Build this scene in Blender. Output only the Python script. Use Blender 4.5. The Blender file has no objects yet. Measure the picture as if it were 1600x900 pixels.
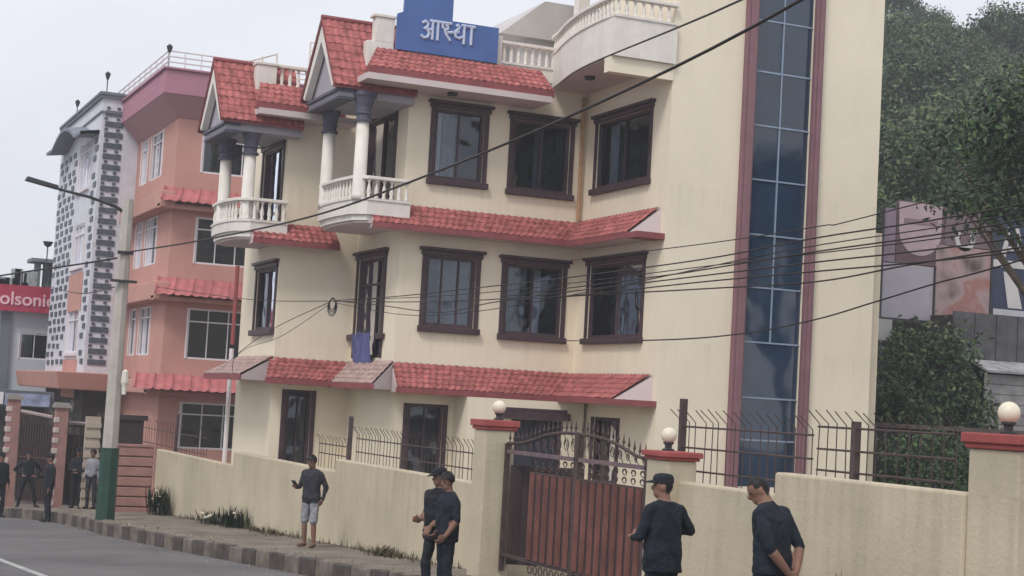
import bpy, bmesh, math, random
from mathutils import Vector, Matrix
import numpy as np
random.seed(7)
S = bpy.context.scene
COL = S.collection
R = math.radians

# ------------------------------------------------------------------ camera, sky, sun, exposure
HEAD, PITCH, ROLL = 0.4055, 0.0709, 0.0562
fw = Vector((math.sin(HEAD)*math.cos(PITCH), math.cos(HEAD)*math.cos(PITCH), math.sin(PITCH)))
rt = Vector((math.cos(HEAD), -math.sin(HEAD), 0)); up = rt.cross(fw)
r2 = rt*math.cos(ROLL)+up*math.sin(ROLL); u2 = -rt*math.sin(ROLL)+up*math.cos(ROLL)
cd = bpy.data.cameras.new('camera'); cam = bpy.data.objects.new('camera', cd); COL.objects.link(cam)
m3 = Matrix((r2, u2, -fw)).transposed()
cam.matrix_world = m3.to_4x4()
cd.sensor_width = 36; cd.lens = 2600/1600*36; cd.clip_end = 2000; cd.clip_start = .1
S.camera = cam

SUN_DIR = Vector((-.62, -.50, .95)).normalized()     # towards the sun
w = bpy.data.worlds.new('World'); S.world = w; w.use_nodes = True
nt = w.node_tree; nt.nodes.clear()
out = nt.nodes.new('ShaderNodeOutputWorld'); mix = nt.nodes.new('ShaderNodeMixShader')
b1 = nt.nodes.new('ShaderNodeBackground'); b2 = nt.nodes.new('ShaderNodeBackground')
sky = nt.nodes.new('ShaderNodeTexSky'); sky.sky_type = 'NISHITA'; sky.sun_disc = False
sky.sun_elevation = math.asin(SUN_DIR.z); sky.sun_rotation = math.atan2(SUN_DIR.x, SUN_DIR.y)
nt.links.new(sky.outputs[0], b1.inputs[0]); b1.inputs[1].default_value = .1
tc = nt.nodes.new('ShaderNodeTexCoord'); mp = nt.nodes.new('ShaderNodeMapping'); mp.inputs['Scale'].default_value = (1, 1, 2.2)
ns = nt.nodes.new('ShaderNodeTexNoise'); ns.inputs['Scale'].default_value = 2.6; ns.inputs['Detail'].default_value = 5
cr = nt.nodes.new('ShaderNodeValToRGB')
cr.color_ramp.elements[0].position = .3; cr.color_ramp.elements[0].color = (.70, .705, .755, 1)
cr.color_ramp.elements[1].position = .72; cr.color_ramp.elements[1].color = (.89, .89, .92, 1)
nt.links.new(tc.outputs['Generated'], mp.inputs[0]); nt.links.new(mp.outputs[0], ns.inputs[0])
nt.links.new(ns.outputs[0], cr.inputs[0]); nt.links.new(cr.outputs[0], b2.inputs[0]); b2.inputs[1].default_value = 1.0
mix.inputs[0].default_value = .88
nt.links.new(b1.outputs[0], mix.inputs[1]); nt.links.new(b2.outputs[0], mix.inputs[2]); nt.links.new(mix.outputs[0], out.inputs[0])
sd = bpy.data.lights.new('sun', 'SUN'); sd.energy = 1.5; sd.angle = R(16); sd.color = (1, .95, .88)
so = bpy.data.objects.new('sun', sd); COL.objects.link(so)
so.rotation_euler = (-SUN_DIR).to_track_quat('-Z', 'Y').to_euler()
S.view_settings.view_transform = 'Standard'; S.view_settings.look = 'None'
S.view_settings.exposure = 0.40; S.view_settings.gamma = 1; S.view_settings.use_curve_mapping = False

# ------------------------------------------------------------------ materials
MATS = {}
def mat(name, col, rough=.85, var=.12, scale=1.5, bump=0, bscale=40, streak=0, streakcol=(.10, .08, .07), spec=.3, metal=0, var2=None, cells=0):
    if name in MATS: return MATS[name]
    m = bpy.data.materials.new(name); m.use_nodes = True; n = m.node_tree; n.nodes.clear()
    o = n.nodes.new('ShaderNodeOutputMaterial'); p = n.nodes.new('ShaderNodeBsdfPrincipled')
    n.links.new(p.outputs[0], o.inputs[0])
    p.inputs['Roughness'].default_value = rough; p.inputs['Metallic'].default_value = metal
    p.inputs['Specular IOR Level'].default_value = spec
    g = n.nodes.new('ShaderNodeNewGeometry')
    def noise(sc, det=6, vec=None, rgh=.6):
        t = n.nodes.new('ShaderNodeTexNoise'); t.inputs['Scale'].default_value = sc; t.inputs['Detail'].default_value = det
        t.inputs['Roughness'].default_value = rgh
        n.links.new(vec or g.outputs['Position'], t.inputs['Vector']); return t.outputs[0]
    c0 = tuple(max(0, c*(1-var)) for c in col)+(1,); c1 = tuple(min(1, c*(1+var)) for c in col)+(1,)
    if var2: c1 = var2+(1,)
    r = n.nodes.new('ShaderNodeValToRGB'); r.color_ramp.elements[0].position = .32; r.color_ramp.elements[1].position = .68
    r.color_ramp.elements[0].color = c0; r.color_ramp.elements[1].color = c1
    n.links.new(noise(scale), r.inputs[0]); last = r.outputs[0]
    if cells:
        vo = n.nodes.new('ShaderNodeTexVoronoi'); vo.inputs['Scale'].default_value = cells; n.links.new(g.outputs['Position'], vo.inputs['Vector'])
        sp = n.nodes.new('ShaderNodeSeparateColor'); n.links.new(vo.outputs['Color'], sp.inputs[0])
        vr = n.nodes.new('ShaderNodeValToRGB'); vr.color_ramp.elements[0].color = (.74,.72,.72,1); vr.color_ramp.elements[1].color = (1.14,1.12,1.12,1); n.links.new(sp.outputs[0], vr.inputs[0])
        mm = n.nodes.new('ShaderNodeMix'); mm.data_type = 'RGBA'; mm.blend_type = 'MULTIPLY'; mm.inputs[0].default_value = 1
        n.links.new(last, mm.inputs[6]); n.links.new(vr.outputs[0], mm.inputs[7]); last = mm.outputs[2]
    if streak > 0:
        mpn = n.nodes.new('ShaderNodeMapping'); mpn.inputs['Scale'].default_value = (2.2, 2.2, .22)
        n.links.new(g.outputs['Position'], mpn.inputs[0])
        rr = n.nodes.new('ShaderNodeValToRGB'); rr.color_ramp.elements[0].position = .5; rr.color_ramp.elements[1].position = .8
        rr.color_ramp.elements[0].color = (0, 0, 0, 1); rr.color_ramp.elements[1].color = (streak,)*3+(1,)
        n.links.new(noise(1.6, 8, mpn.outputs[0], .65), rr.inputs[0])
        mx = n.nodes.new('ShaderNodeMix'); mx.data_type = 'RGBA'
        n.links.new(rr.outputs[0], mx.inputs[0]); n.links.new(last, mx.inputs[6]); mx.inputs[7].default_value = streakcol+(1,)
        last = mx.outputs[2]
    n.links.new(last, p.inputs['Base Color'])
    if bump > 0:
        b = n.nodes.new('ShaderNodeBump'); b.inputs['Strength'].default_value = bump; b.inputs['Distance'].default_value = .02
        n.links.new(noise(bscale, 4), b.inputs['Height']); n.links.new(b.outputs[0], p.inputs['Normal'])
    MATS[name] = m; return m
CREAM = mat('cream_plaster', (.79, .71, .565), .9, .05, .6, .3, 25, .12, (.48, .40, .30))
def drips(m, tops, col=(.40,.33,.26), length=.9, amt=.55):
    n = m.node_tree; p = [x for x in n.nodes if x.type == 'BSDF_PRINCIPLED'][0]; src = p.inputs['Base Color'].links[0].from_socket
    g_ = n.nodes.new('ShaderNodeNewGeometry'); sp = n.nodes.new('ShaderNodeSeparateXYZ'); n.links.new(g_.outputs['Position'],sp.inputs[0])
    mp_ = n.nodes.new('ShaderNodeMapping'); mp_.inputs['Scale'].default_value = (5.5,5.5,.35); n.links.new(g_.outputs['Position'],mp_.inputs[0])
    t = n.nodes.new('ShaderNodeTexNoise'); t.inputs['Scale'].default_value = 1.4; t.inputs['Detail'].default_value = 6; n.links.new(mp_.outputs[0],t.inputs[0])
    r = n.nodes.new('ShaderNodeMapRange'); r.inputs[1].default_value = .48; r.inputs[2].default_value = .72; n.links.new(t.outputs[0],r.inputs[0]); last = None
    for z in tops:
        a = n.nodes.new('ShaderNodeMapRange'); a.inputs[1].default_value = z-length; a.inputs[2].default_value = z; n.links.new(sp.outputs[2],a.inputs[0])
        b = n.nodes.new('ShaderNodeMath'); b.operation = 'LESS_THAN'; b.inputs[1].default_value = z; n.links.new(sp.outputs[2],b.inputs[0])
        c = n.nodes.new('ShaderNodeMath'); c.operation = 'MULTIPLY'; n.links.new(a.outputs[0],c.inputs[0]); n.links.new(b.outputs[0],c.inputs[1])
        if last is None: last = c.outputs[0]
        else:
            d = n.nodes.new('ShaderNodeMath'); d.operation = 'MAXIMUM'; n.links.new(last,d.inputs[0]); n.links.new(c.outputs[0],d.inputs[1]); last = d.outputs[0]
    e = n.nodes.new('ShaderNodeMath'); e.operation = 'MULTIPLY'; n.links.new(last,e.inputs[0]); n.links.new(r.outputs[0],e.inputs[1])
    f = n.nodes.new('ShaderNodeMath'); f.operation = 'MULTIPLY'; f.inputs[1].default_value = amt; n.links.new(e.outputs[0],f.inputs[0])
    mx = n.nodes.new('ShaderNodeMix'); mx.data_type = 'RGBA'; n.links.new(f.outputs[0],mx.inputs[0]); n.links.new(src,mx.inputs[6]); mx.inputs[7].default_value = col+(1,); n.links.new(mx.outputs[2],p.inputs['Base Color'])
drips(CREAM,(1.45,4.62),amt=.2)
CREAMWALL = mat('cream_compound_plaster', (.51, .445, .33), .92, .11, .8, .4, 20, .2, (.24, .20, .14))
WHITE = mat('white_paint', (.72, .68, .63), .7, .07, 3, .1, 30, .2, (.42, .37, .33))
drips(CREAMWALL,(-.50,-.74,-1.14,-1.36,-1.67),(.20,.17,.13),.6,.28)
SOFFIT = mat('soffit_paint', (.60, .52, .52), .85, .06, 2)
TRIM = mat('dark_maroon_wood', (.065, .040, .048), .55, .25, 6, .15, 40)
PURPLE = mat('purple_brown_render', (.225, .12, .14), .7, .12, 2, .1, 30)
TILE = mat('red_clay_tile', (.37, .128, .122), .9, .26, 7, .2, 60, .5, (.17, .085, .08), spec=.15, cells=6)
TILEGREY = mat('faded_grey_tile', (.38, .27, .25), .9, .35, 7, .1, 60, .3, (.15, .12, .11))
FASCIA = mat('red_fascia', (.25, .075, .08), .7, .15, 3)
CAPITAL = mat('slate_blue_capital', (.10, .10, .14), .6, .2, 5)
GREYPANEL = mat('grey_gable_panel', (.36, .34, .38), .8, .1, 2)
def glass_mat(name, c, rough=.06, wob=.25):
    m = mat(name, c, rough, .3, .6, 0, 3, 0, spec=.8)
    n = m.node_tree; p = [x for x in n.nodes if x.type == 'BSDF_PRINCIPLED'][0]
    g = n.nodes.new('ShaderNodeNewGeometry'); t = n.nodes.new('ShaderNodeTexNoise'); t.inputs['Scale'].default_value = .7; t.inputs['Detail'].default_value = 1
    n.links.new(g.outputs['Position'], t.inputs['Vector'])
    b = n.nodes.new('ShaderNodeBump'); b.inputs['Strength'].default_value = wob; b.inputs['Distance'].default_value = .25
    n.links.new(t.outputs[0], b.inputs['Height']); n.links.new(b.outputs[0], p.inputs['Normal'])
    return m
def clear_glass(name):
    m = bpy.data.materials.new(name); m.use_nodes = True; n = m.node_tree; n.nodes.clear()
    o = n.nodes.new('ShaderNodeOutputMaterial'); a = n.nodes.new('ShaderNodeBsdfTransparent'); a.inputs[0].default_value = (.55,.60,.66,1)
    b = n.nodes.new('ShaderNodeBsdfGlossy'); b.inputs['Roughness'].default_value = .07; b.inputs[0].default_value = (.85,.9,1,1)
    g_ = n.nodes.new('ShaderNodeNewGeometry'); t = n.nodes.new('ShaderNodeTexNoise'); t.inputs['Scale'].default_value = 1.1; t.inputs['Detail'].default_value = 2
    n.links.new(g_.outputs['Position'],t.inputs['Vector']); bu = n.nodes.new('ShaderNodeBump'); bu.inputs['Strength'].default_value = .3; bu.inputs['Distance'].default_value = .25
    n.links.new(t.outputs[0],bu.inputs['Height']); n.links.new(bu.outputs[0],b.inputs['Normal'])
    f = n.nodes.new('ShaderNodeFresnel'); f.inputs[0].default_value = 1.7; mx = n.nodes.new('ShaderNodeMixShader')
    n.links.new(f.outputs[0],mx.inputs[0]); n.links.new(a.outputs[0],mx.inputs[1]); n.links.new(b.outputs[0],mx.inputs[2]); n.links.new(mx.outputs[0],o.inputs[0]); return m
GLASS = clear_glass('clear_window_glass')
GLASSBLUE = glass_mat('blue_tinted_glass', (.016, .034, .066), .08, .22)
CURTAIN = mat('grey_curtain', (.30, .34, .37), .9, .25, 5)
CURTAINP = mat('pale_curtain', (.70, .72, .76), .9, .15, 5)
ALU = mat('aluminium_bar', (.24, .31, .42), .4, .1, 4, spec=.5)
BLUESIGN = mat('blue_sign_paint', (.075, .14, .36), .6, .1, 1.5, 0, 10, .2, (.05, .07, .16))
SIGNTXT = mat('pale_blue_lettering', (.50, .56, .72), .6, .05, 4)
PINK = mat('pink_render', (.50, .265, .225), .9, .12, .5, .2, 25, .3, (.42, .26, .25))
MAUVE = mat('mauve_parapet_paint', (.40, .19, .25), .85, .08, .6, .1, 20, .2, (.24, .13, .18))
REDMETAL = mat('red_corrugated_metal', (.44, .145, .15), .6, .2, 2, 0, 20, .3, (.25, .09, .09))
PINKBAND = mat('pink_brick_paint', (.34, .19, .17), .9, .15, 4, .3, 40)
PINKDARK = mat('dark_joint', (.09, .05, .05), .9)
WHITEFR = mat('white_window_frame', (.70, .66, .68), .6, .05, 5)
BLACKBR = mat('black_brick_tile', (.085, .10, .125), .5, .3, 6)
PALEBR = mat('pale_grey_tile', (.60, .61, .67), .7, .1, 3)
GREYWALL = mat('pale_grey_render', (.50, .52, .57), .85, .06, .7, .1, 20, .2, (.3, .31, .34))
REDSIGN = mat('crimson_signboard', (.42, .04, .085), .5, .12, 2)
SIGNPINK = mat('pale_pink_letters', (.80, .50, .56), .5)
BROWNIRON = mat('rusty_brown_iron', (.075, .05, .048), .6, .3, 8)
GATERED = mat('maroon_gate_paint', (.155, .060, .050), .7, .3, 3, .2, 60, .4, (.05, .028, .026))
GATEDARK = mat('dark_steel_and_gate_shade', (.045, .03, .032), .7, .2, 4)  # dark steel, also painted shade in the gate gaps and on the wicket
CAPRED = mat('red_cap_paint', (.34, .08, .075), .7, .15, 4, .1, 30)
LAMPGLASS = mat('milky_lamp_globe', (.74, .68, .54), .35, .05, 8, spec=.5)
DARKMETAL = mat('dark_metal', (.04, .04, .045), .5, .2, 8)
ASPH = mat('asphalt', (.135, .13, .132), .9, .25, .35, .5, 60, .4, (.19, .185, .18), spec=.2)
PAVE = mat('concrete_pavement', (.18, .155, .128), .95, .35, 1.3, .8, 18, .5, (.10, .08, .06))
KERBP = mat('pale_worn_kerb_paint', (.155, .13, .11), .9, .45, 3.5, .8, 25, .6, (.09, .075, .06))
KERBD = mat('dark_kerb_paint', (.075, .062, .056), .9, .4, 6, .4, 40)
LINEW = mat('worn_white_line', (.36, .36, .36), .9, .35, 6)
EARTH = mat('yard_earth', (.16, .13, .09), .95, .25, 1.5, .4, 20)
CONC = mat('pole_concrete', (.45, .42, .385), .9, .1, 3, .3, 40, .3, (.2, .17, .14))
GREENP = mat('dark_green_paint', (.022, .060, .045), .6, .2, 4)
CABLE = mat('black_cable', (.028, .022, .022), .6, .1)
SKIN = mat('brown_skin', (.20, .108, .078), .6, .08, 10)
NAVY = mat('navy_uniform', (.012, .014, .021), .85, .35, 9, .9, 11)
NAVY2 = mat('blue_black_shirt', (.009, .013, .022), .85, .35, 9, .9, 11)
CHAR = mat('charcoal_jumper', (.030, .031, .040), .9, .3, 9, .9, 12)
SHORTS = mat('grey_shorts', (.24, .24, .27), .9, .2, 12, .9, 12)
SHOE = mat('black_shoe', (.012, .011, .012), .4, .2)
HAIR = mat('black_hair', (.010, .009, .009), .6, .3, 30)
LEAFA = mat('leaf_mid_green', (.066, .115, .045), .6, .45, 1.2, spec=.3)
LEAFB = mat('leaf_dark_green', (.026, .048, .027), .55, .5, 1.4, spec=.35)
LEAFC = mat('leaf_olive', (.12, .15, .070), .6, .4, 1.0, spec=.3)
BARK = mat('bark', (.09, .07, .055), .9, .3, 6, .5, 20)
HILLG = mat('hill_green', (.045, .07, .04), .95, .5, .25, .6, 2)
FARHILL = mat('far_hazed_hill', (.40, .44, .52), .95, .1, .02)  # haze of distance put into the hill's colour

# ------------------------------------------------------------------ mesh helpers
class MB:
    def __init__(s, tr=None): s.v = []; s.f = []; s.tr = tr or (lambda a, b, c: (a, b, c))
    def add(s, vs, fs):
        k = len(s.v); s.v += [s.tr(*p) for p in vs]; s.f += [tuple(i+k for i in q) for q in fs]; return s
    def box(s, x0, y0, z0, x1, y1, z1):
        return s.add([(x0,y0,z0),(x1,y0,z0),(x1,y1,z0),(x0,y1,z0),(x0,y0,z1),(x1,y0,z1),(x1,y1,z1),(x0,y1,z1)],
              [(0,3,2,1),(4,5,6,7),(0,1,5,4),(1,2,6,5),(2,3,7,6),(3,0,4,7)])
    def prism(s, pts, z0, z1):
        n = len(pts)
        return s.add([(x,y,z0) for x,y in pts]+[(x,y,z1) for x,y in pts],
              [tuple(range(n))[::-1], tuple(range(n,2*n))]+[(i,(i+1)%n,n+(i+1)%n,n+i) for i in range(n)])
    def quad(s, a, b, c, d): return s.add([a,b,c,d],[(0,1,2,3)])
    def tube(s, pts, r, n=6, cap=True):
        pts = [Vector(p) for p in pts]; k = len(pts); rs = r if isinstance(r,(list,tuple)) else [r]*k
        vs = []; fs = []
        t0 = (pts[1]-pts[0]).normalized(); a = t0.orthogonal().normalized()
        for i,p in enumerate(pts):
            t = (pts[min(i+1,k-1)]-pts[max(i-1,0)]).normalized()
            a = (a-t*a.dot(t)).normalized(); b = t.cross(a)
            for j in range(n):
                an = 2*math.pi*j/n; vs.append(tuple(p+(a*math.cos(an)+b*math.sin(an))*rs[i]))
        for i in range(k-1):
            for j in range(n): fs.append((i*n+j,i*n+(j+1)%n,(i+1)*n+(j+1)%n,(i+1)*n+j))
        if cap: fs += [tuple(range(n))[::-1], tuple(range((k-1)*n,k*n))]
        return s.add(vs,fs)
    def lathe(s, prof, cx, cy, n=12):
        vs = []; fs = []; k = len(prof)
        for r,z in prof:
            for j in range(n): an = 2*math.pi*j/n; vs.append((cx+r*math.cos(an),cy+r*math.sin(an),z))
        for i in range(k-1):
            for j in range(n): fs.append((i*n+j,i*n+(j+1)%n,(i+1)*n+(j+1)%n,(i+1)*n+j))
        fs += [tuple(range(n))[::-1], tuple(range((k-1)*n,k*n))]
        return s.add(vs,fs)
    def build(s, name, m, parent=None, smooth=False, kind=None, bevel=0):
        me = bpy.data.meshes.new(name); me.from_pydata(s.v,[],s.f); me.materials.append(m)
        bm = bmesh.new(); bm.from_mesh(me); bmesh.ops.recalc_face_normals(bm, faces=bm.faces); bm.to_mesh(me); bm.free()
        if smooth: me.shade_smooth()
        return link(name, me, parent, kind, bevel)
def link(name, me, parent=None, kind=None, bevel=0):
    o = bpy.data.objects.new(name, me); COL.objects.link(o)
    if parent: o.parent = parent; o.matrix_parent_inverse = Matrix.Translation(-Vector(ROOTLOC.get(parent.name,(0,0,0))))
    if kind: o['kind'] = kind
    if bevel:
        b = o.modifiers.new('bevel','BEVEL'); b.width = bevel; b.segments = 2; b.limit_method = 'ANGLE'
    return o
ROOTLOC = {}
def thing(name, label, cat, loc=(0,0,0), group=None):
    o = bpy.data.objects.new(name, None); COL.objects.link(o); o.location = loc; o.empty_display_size = .2
    ROOTLOC[o.name] = loc
    tag(o, label, cat, group); return o
def tag(o, label, cat, group=None):
    o['label'] = label; o['category'] = cat
    if group: o['group'] = group
    return o
def TY(Y): return lambda u,d,z: (u, Y-d, z)      # plane facing -Y: u along X, d outwards
def TX(X): return lambda u,d,z: (X-d, u, z)      # plane facing -X: u along Y, d outwards
def wall_holes(mb, u0, u1, z0, z1, holes, depth=.2):
    us = sorted({u0,u1,*[h[0] for h in holes],*[h[1] for h in holes]}); zs = sorted({z0,z1,*[h[2] for h in holes],*[h[3] for h in holes]})
    for i in range(len(us)-1):
        for j in range(len(zs)-1):
            cu, cz = (us[i]+us[i+1])/2, (zs[j]+zs[j+1])/2
            if any(h[0]<cu<h[1] and h[2]<cz<h[3] for h in holes): continue
            mb.quad((us[i],0,zs[j]),(us[i+1],0,zs[j]),(us[i+1],0,zs[j+1]),(us[i],0,zs[j+1]))
    for a,b,c,d in holes:
        for p,q in (((a,c),(a,d)),((b,c),(b,d)),((a,c),(b,c)),((a,d),(b,d))):
            mb.quad((p[0],0,p[1]),(q[0],0,q[1]),(q[0],-depth,q[1]),(p[0],-depth,p[1]))
    return mb
def copies(src, placements, parent):
    out = []
    for p in placements:
        c = src.copy(); COL.objects.link(c); c.parent = parent; c.location = p; out.append(c)
    return out

# ------------------------------------------------------------------ ground
def g(Y):
    if Y < 34: return -1.48-.0417*Y
    if Y < 46: return -1.48-.0417*34-.045*(Y-34)
    return -1.48-.0417*34-.045*12-.068*(min(Y,90)-46)
KERB_H = .25
KPTS = [(-30,9.9),(0,8.9),(8,8.55),(12,8.4),(16,8.25),(21,8.02),(25,7.5),(30,6.95),(36,6.5),(41,6.55),(44,6.4),(47,5.5),(52,3.4),(60,-.8),(72,-9),(90,-24)]
def kx(Y):
    for (a,b),(c,d) in zip(KPTS,KPTS[1:]):
        if a <= Y <= c:
            t = (Y-a)/(c-a); return b+(d-b)*t
    return KPTS[-1][1]
ys = [-30]+[i*1.0 for i in range(-20,91)]+[110,150,220,320]
mb = MB(); xs = [-160,-80,-40,-20,-10,-4,0,3,6,9,14,22,40,80,160,260]
for i in range(len(ys)-1):
    for j in range(len(xs)-1):
        z0, z1 = g(ys[i])-KERB_H, g(ys[i+1])-KERB_H
        mb.quad((xs[j],ys[i],z0),(xs[j+1],ys[i],z0),(xs[j+1],ys[i+1],z1),(xs[j],ys[i+1],z1))
road = mb.build('road', ASPH, kind='structure')
pv = MB(); 
py = [-30+i*.5 for i in range(0,241)]
for a,b in zip(py,py[1:]):
    f = lambda Y: [(kx(Y)+.12,Y,g(Y)),(kx(Y)+(9.3-kx(Y))*.5,Y,g(Y)+.02),(9.25 if Y < 44.6 else 14.5,Y,g(Y)+.04)]
    A,B = f(a),f(b)
    for j in range(2): pv.quad(A[j],A[j+1],B[j+1],B[j])
pv.build('pavement', PAVE, kind='structure')
kb = bpy.data.objects.new('kerb', None); COL.objects.link(kb); kb['kind'] = 'structure'
Y = 6.0; i = 0
while Y < 60:
    L = .62; Y1 = Y+L
    jz = random.uniform(-.012,.012); jx = random.uniform(-.012,.012)
    xa, xb = kx(Y)+jx, kx(Y1-.02)+jx
    q = MB(); za, zb = g(Y)+.012+jz, g(Y1-.02)+.012+jz
    q.add([(xa,Y,za-.42),(xa+.16,Y,za-.42),(xb+.16,Y1-.02,zb-.42),(xb,Y1-.02,zb-.42),(xa,Y,za),(xa+.16,Y,za),(xb+.16,Y1-.02,zb),(xb,Y1-.02,zb)],
          [(0,3,2,1),(4,5,6,7),(0,1,5,4),(1,2,6,5),(2,3,7,6),(3,0,4,7)])
    o = q.build('kerb_block', KERBP if i%2 else KERBD, kb, bevel=.02); Y = Y1; i += 1
# painted edge line on the road
q = MB()
for k in range(30):
    a, b = 8+k*1.0, 9+k*1.0
    X = lambda Y: 3.75-(Y-18)*.055
    q.quad((X(a),a,g(a)-KERB_H+.006),(X(a)+.13,a,g(a)-KERB_H+.006),(X(b)+.13,b,g(b)-KERB_H+.006),(X(b),b,g(b)-KERB_H+.006))
q.build('road_marking', LINEW, kind='structure')
# yard behind the compound wall
q = MB(); q.box(9.38,8,-4.2,60,44,-2.55); q.build('yard', EARTH, kind='structure')

# ------------------------------------------------------------------ windows
def window(parent, T, u0, u1, z0, z1, rec=.12, trim=.10, lintel=True, sill=True, bars=1, fr=TRIM, curtain=0, gl=GLASS, transom=None, label=None, fw_=.07, wide=.13):
    """a real opening: frame, panes, curtain behind, dark back, lintel and sill boards"""
    m = MB(T)
    m.box(u0,-rec,z0,u0+fw_,-.02,z1).box(u1-fw_,-rec,z0,u1,-.02,z1).box(u0+fw_,-rec,z0,u1-fw_,-.025,z0+fw_).box(u0+fw_,-rec,z1-fw_,u1-fw_,-.025,z1)
    for k in range(1,bars+1):
        c = u0+(u1-u0)*k/(bars+1); m.box(c-.016,-rec+.005,z0+fw_,c+.016,-.04,z1-fw_)
    if transom: m.box(u0+fw_,-rec+.008,transom-.022,u1-fw_,-.035,transom+.022)
    if trim:
        m.box(u0-trim,-.005,z0,u0,.035,z1).box(u1,-.005,z0,u1+trim,.035,z1)
    wn = m.build('window', fr, parent, bevel=.006)
    if label: wn['label'] = label
    n = bars+1
    for k in range(n):
        a = u0+(u1-u0)*k/n+.02; b = u0+(u1-u0)*(k+1)/n-.02; e = random.uniform(-.012,.012)
        q = MB(T); q.add([(a,-rec*.7+e,z0+.02),(b,-rec*.7-e,z0+.02),(b,-rec*.7-e,z1-.02),(a,-rec*.7+e,z1-.02)],[(0,1,2,3)])
        q.build('pane', gl, wn)
    if lintel:
        q = MB(T); q.box(u0-wide,-.01,z1+.003,u1+wide,.07,z1+.10).box(u0-wide-.05,-.01,z1+.103,u1+wide+.05,.12,z1+.17); q.build('lintel', fr, wn, bevel=.01)
    if sill:
        q = MB(T); q.box(u0-wide,-.01,z0-.13,u1+wide,.11,z0-.003); q.build('sill', fr, wn, bevel=.012)
    return wn
def curtain_panel(wn, T, a, b, z0, z1, d, m):
    q = MB(T); n = max(8,int((b-a)/.03)); vs = []
    for i in range(n+1):
        u = a+(b-a)*i/n; dd = d+.02*math.sin(i*1.9)+.01*math.sin(i*.7); vs += [(u,dd,z0),(u,dd,z1)]
    q.add(vs,[(2*i,2*i+2,2*i+3,2*i+1) for i in range(n)]); return q.build('curtain', m, wn, smooth=True)

# ------------------------------------------------------------------ tiles: stepped, corrugated skirts
def tile_slope(a, b, c, d, name, m, parent, tw=.15, rows=None, th=.018):
    """a,b = top edge ends, c,d = eave ends below a and b"""
    a,b,c,d = map(Vector,(a,b,c,d)); n = max(2,int(((b-a).length+(d-c).length)/2/tw)); sl = ((c-a).length+(d-b).length)/2
    rows = rows or max(2,round(sl/.2)); nrm = ((b-a).cross(c-a)).normalized()
    if nrm.z < 0: nrm = -nrm
    q = MB(); seg = 6
    for r in range(rows):
        t0, t1 = r/rows, (r+1)/rows+.06/rows
        top = []; bot = []; under = []
        for i in range(n*seg+1):
            s_ = i/(n*seg); ph = 2*math.pi*(i%seg)/seg
            h = .5+.5*math.cos(ph)
            A = a.lerp(b,s_); C = c.lerp(d,s_); P0 = A.lerp(C,t0); P1 = A.lerp(C,min(t1,1.0))
            jit = (random.random()-.5)*.008
            top.append(tuple(P0+nrm*(h*.024+.004))); bot.append(tuple(P1+nrm*(h*.024+th+jit))); under.append(tuple(P1+nrm*(h*.024-.005)))
        k = len(top); q.add(top+bot+under,[(i,i+1,k+i+1,k+i) for i in range(k-1)]+[(k+i,k+i+1,2*k+i+1,2*k+i) for i in range(k-1)])
    o = q.build(name, m, parent, kind='stuff'); return o
def skirt(parent, axis, P, u0, u1, zt, ze, over, m=TILE, t0=None, t1=None, fas=.10, name='tile_skirt', mitre=(0,0)):
    """lean-to tile roof: top on wall plane P at zt, eave out by 'over' at ze; mitre = eave shift at both ends"""
    T = TY(P) if axis == 'Y' else TX(P)
    tile_slope(T(u0,.02,zt),T(u1,.02,zt),T(u0-mitre[0],over,ze),T(u1+mitre[1],over,ze),name,m,parent)
    q = MB(T); e0, e1 = u0-mitre[0], u1+mitre[1]
    q.add([(u0,.0,zt-.02),(u1,.0,zt-.02),(e1,over,ze-.02),(e0,over,ze-.02),(u0,.0,ze-fas),(u1,.0,ze-fas),(e1,over,ze-fas),(e0,over,ze-fas)],
          [(0,1,2,3),(7,6,5,4),(0,3,7,4),(1,5,6,2),(0,4,5,1)])
    q.build('soffit', SOFFIT, parent)
    q = MB(T); q.box(e0-.01,over-.012,ze-fas-.012,e1+.01,over+.022,ze+.006); q.build('fascia', FASCIA, parent, bevel=.006)

# ------------------------------------------------------------------ MAIN BUILDING
Y2, X3, Y3, X2, Y1, X1 = 33.0, 15.74, 29.11, 11.565, 35.96, 9.80
BZ = -3.0
H = thing('apartment_house', 'large cream three storey house with red tile skirts, gabled balconies and glazed stair tower', 'house', (14,32,BZ))
# openings (u0,u1,z0,z1)
F2H = [(12.17,13.31,1.60,3.10),(14.0,15.36,1.55,3.08),(12.17,13.31,4.74,6.25),(14.0,15.36,4.70,6.22),(11.95,12.74,-2.2,-.05)]
L3H = [(29.95,32.42,1.55,3.13),(29.95,32.38,4.80,6.25),(30.75,31.85,-1.5,-.12)]
L2H = [(33.9,35.72,.88,3.08),(33.75,35.7,4.15,6.2)]
L1H = [(36.2,37.85,1.42,2.82),(36.25,37.95,3.85,5.6)]
F1H = [(10.14,10.72,-1.6,.10)]
TWH = [(17.62,19.02,-1.35,14.0)]
w_ = MB(TY(Y2)); wall_holes(w_,X2,X3,BZ,7.0,F2H); w_.build('wall', CREAM, H)
w_ = MB(TX(X3)); wall_holes(w_,Y3,Y2,BZ,7.0,L3H); w_.build('wall', CREAM, H)
w_ = MB(TX(X2)); wall_holes(w_,Y2,Y1,BZ,7.0,L2H); w_.build('wall', CREAM, H)
w_ = MB(TX(X1)); wall_holes(w_,Y1,39.2,BZ,6.6,L1H); w_.build('wall', CREAM, H)
w_ = MB(TY(Y1)); wall_holes(w_,X1,X2,BZ,6.6,F1H); w_.build('wall', CREAM, H)
w_ = MB(TY(Y3)); wall_holes(w_,X3,20.77,BZ,14.0,TWH,.12); w_.build('wall', CREAM, H, )
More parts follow.
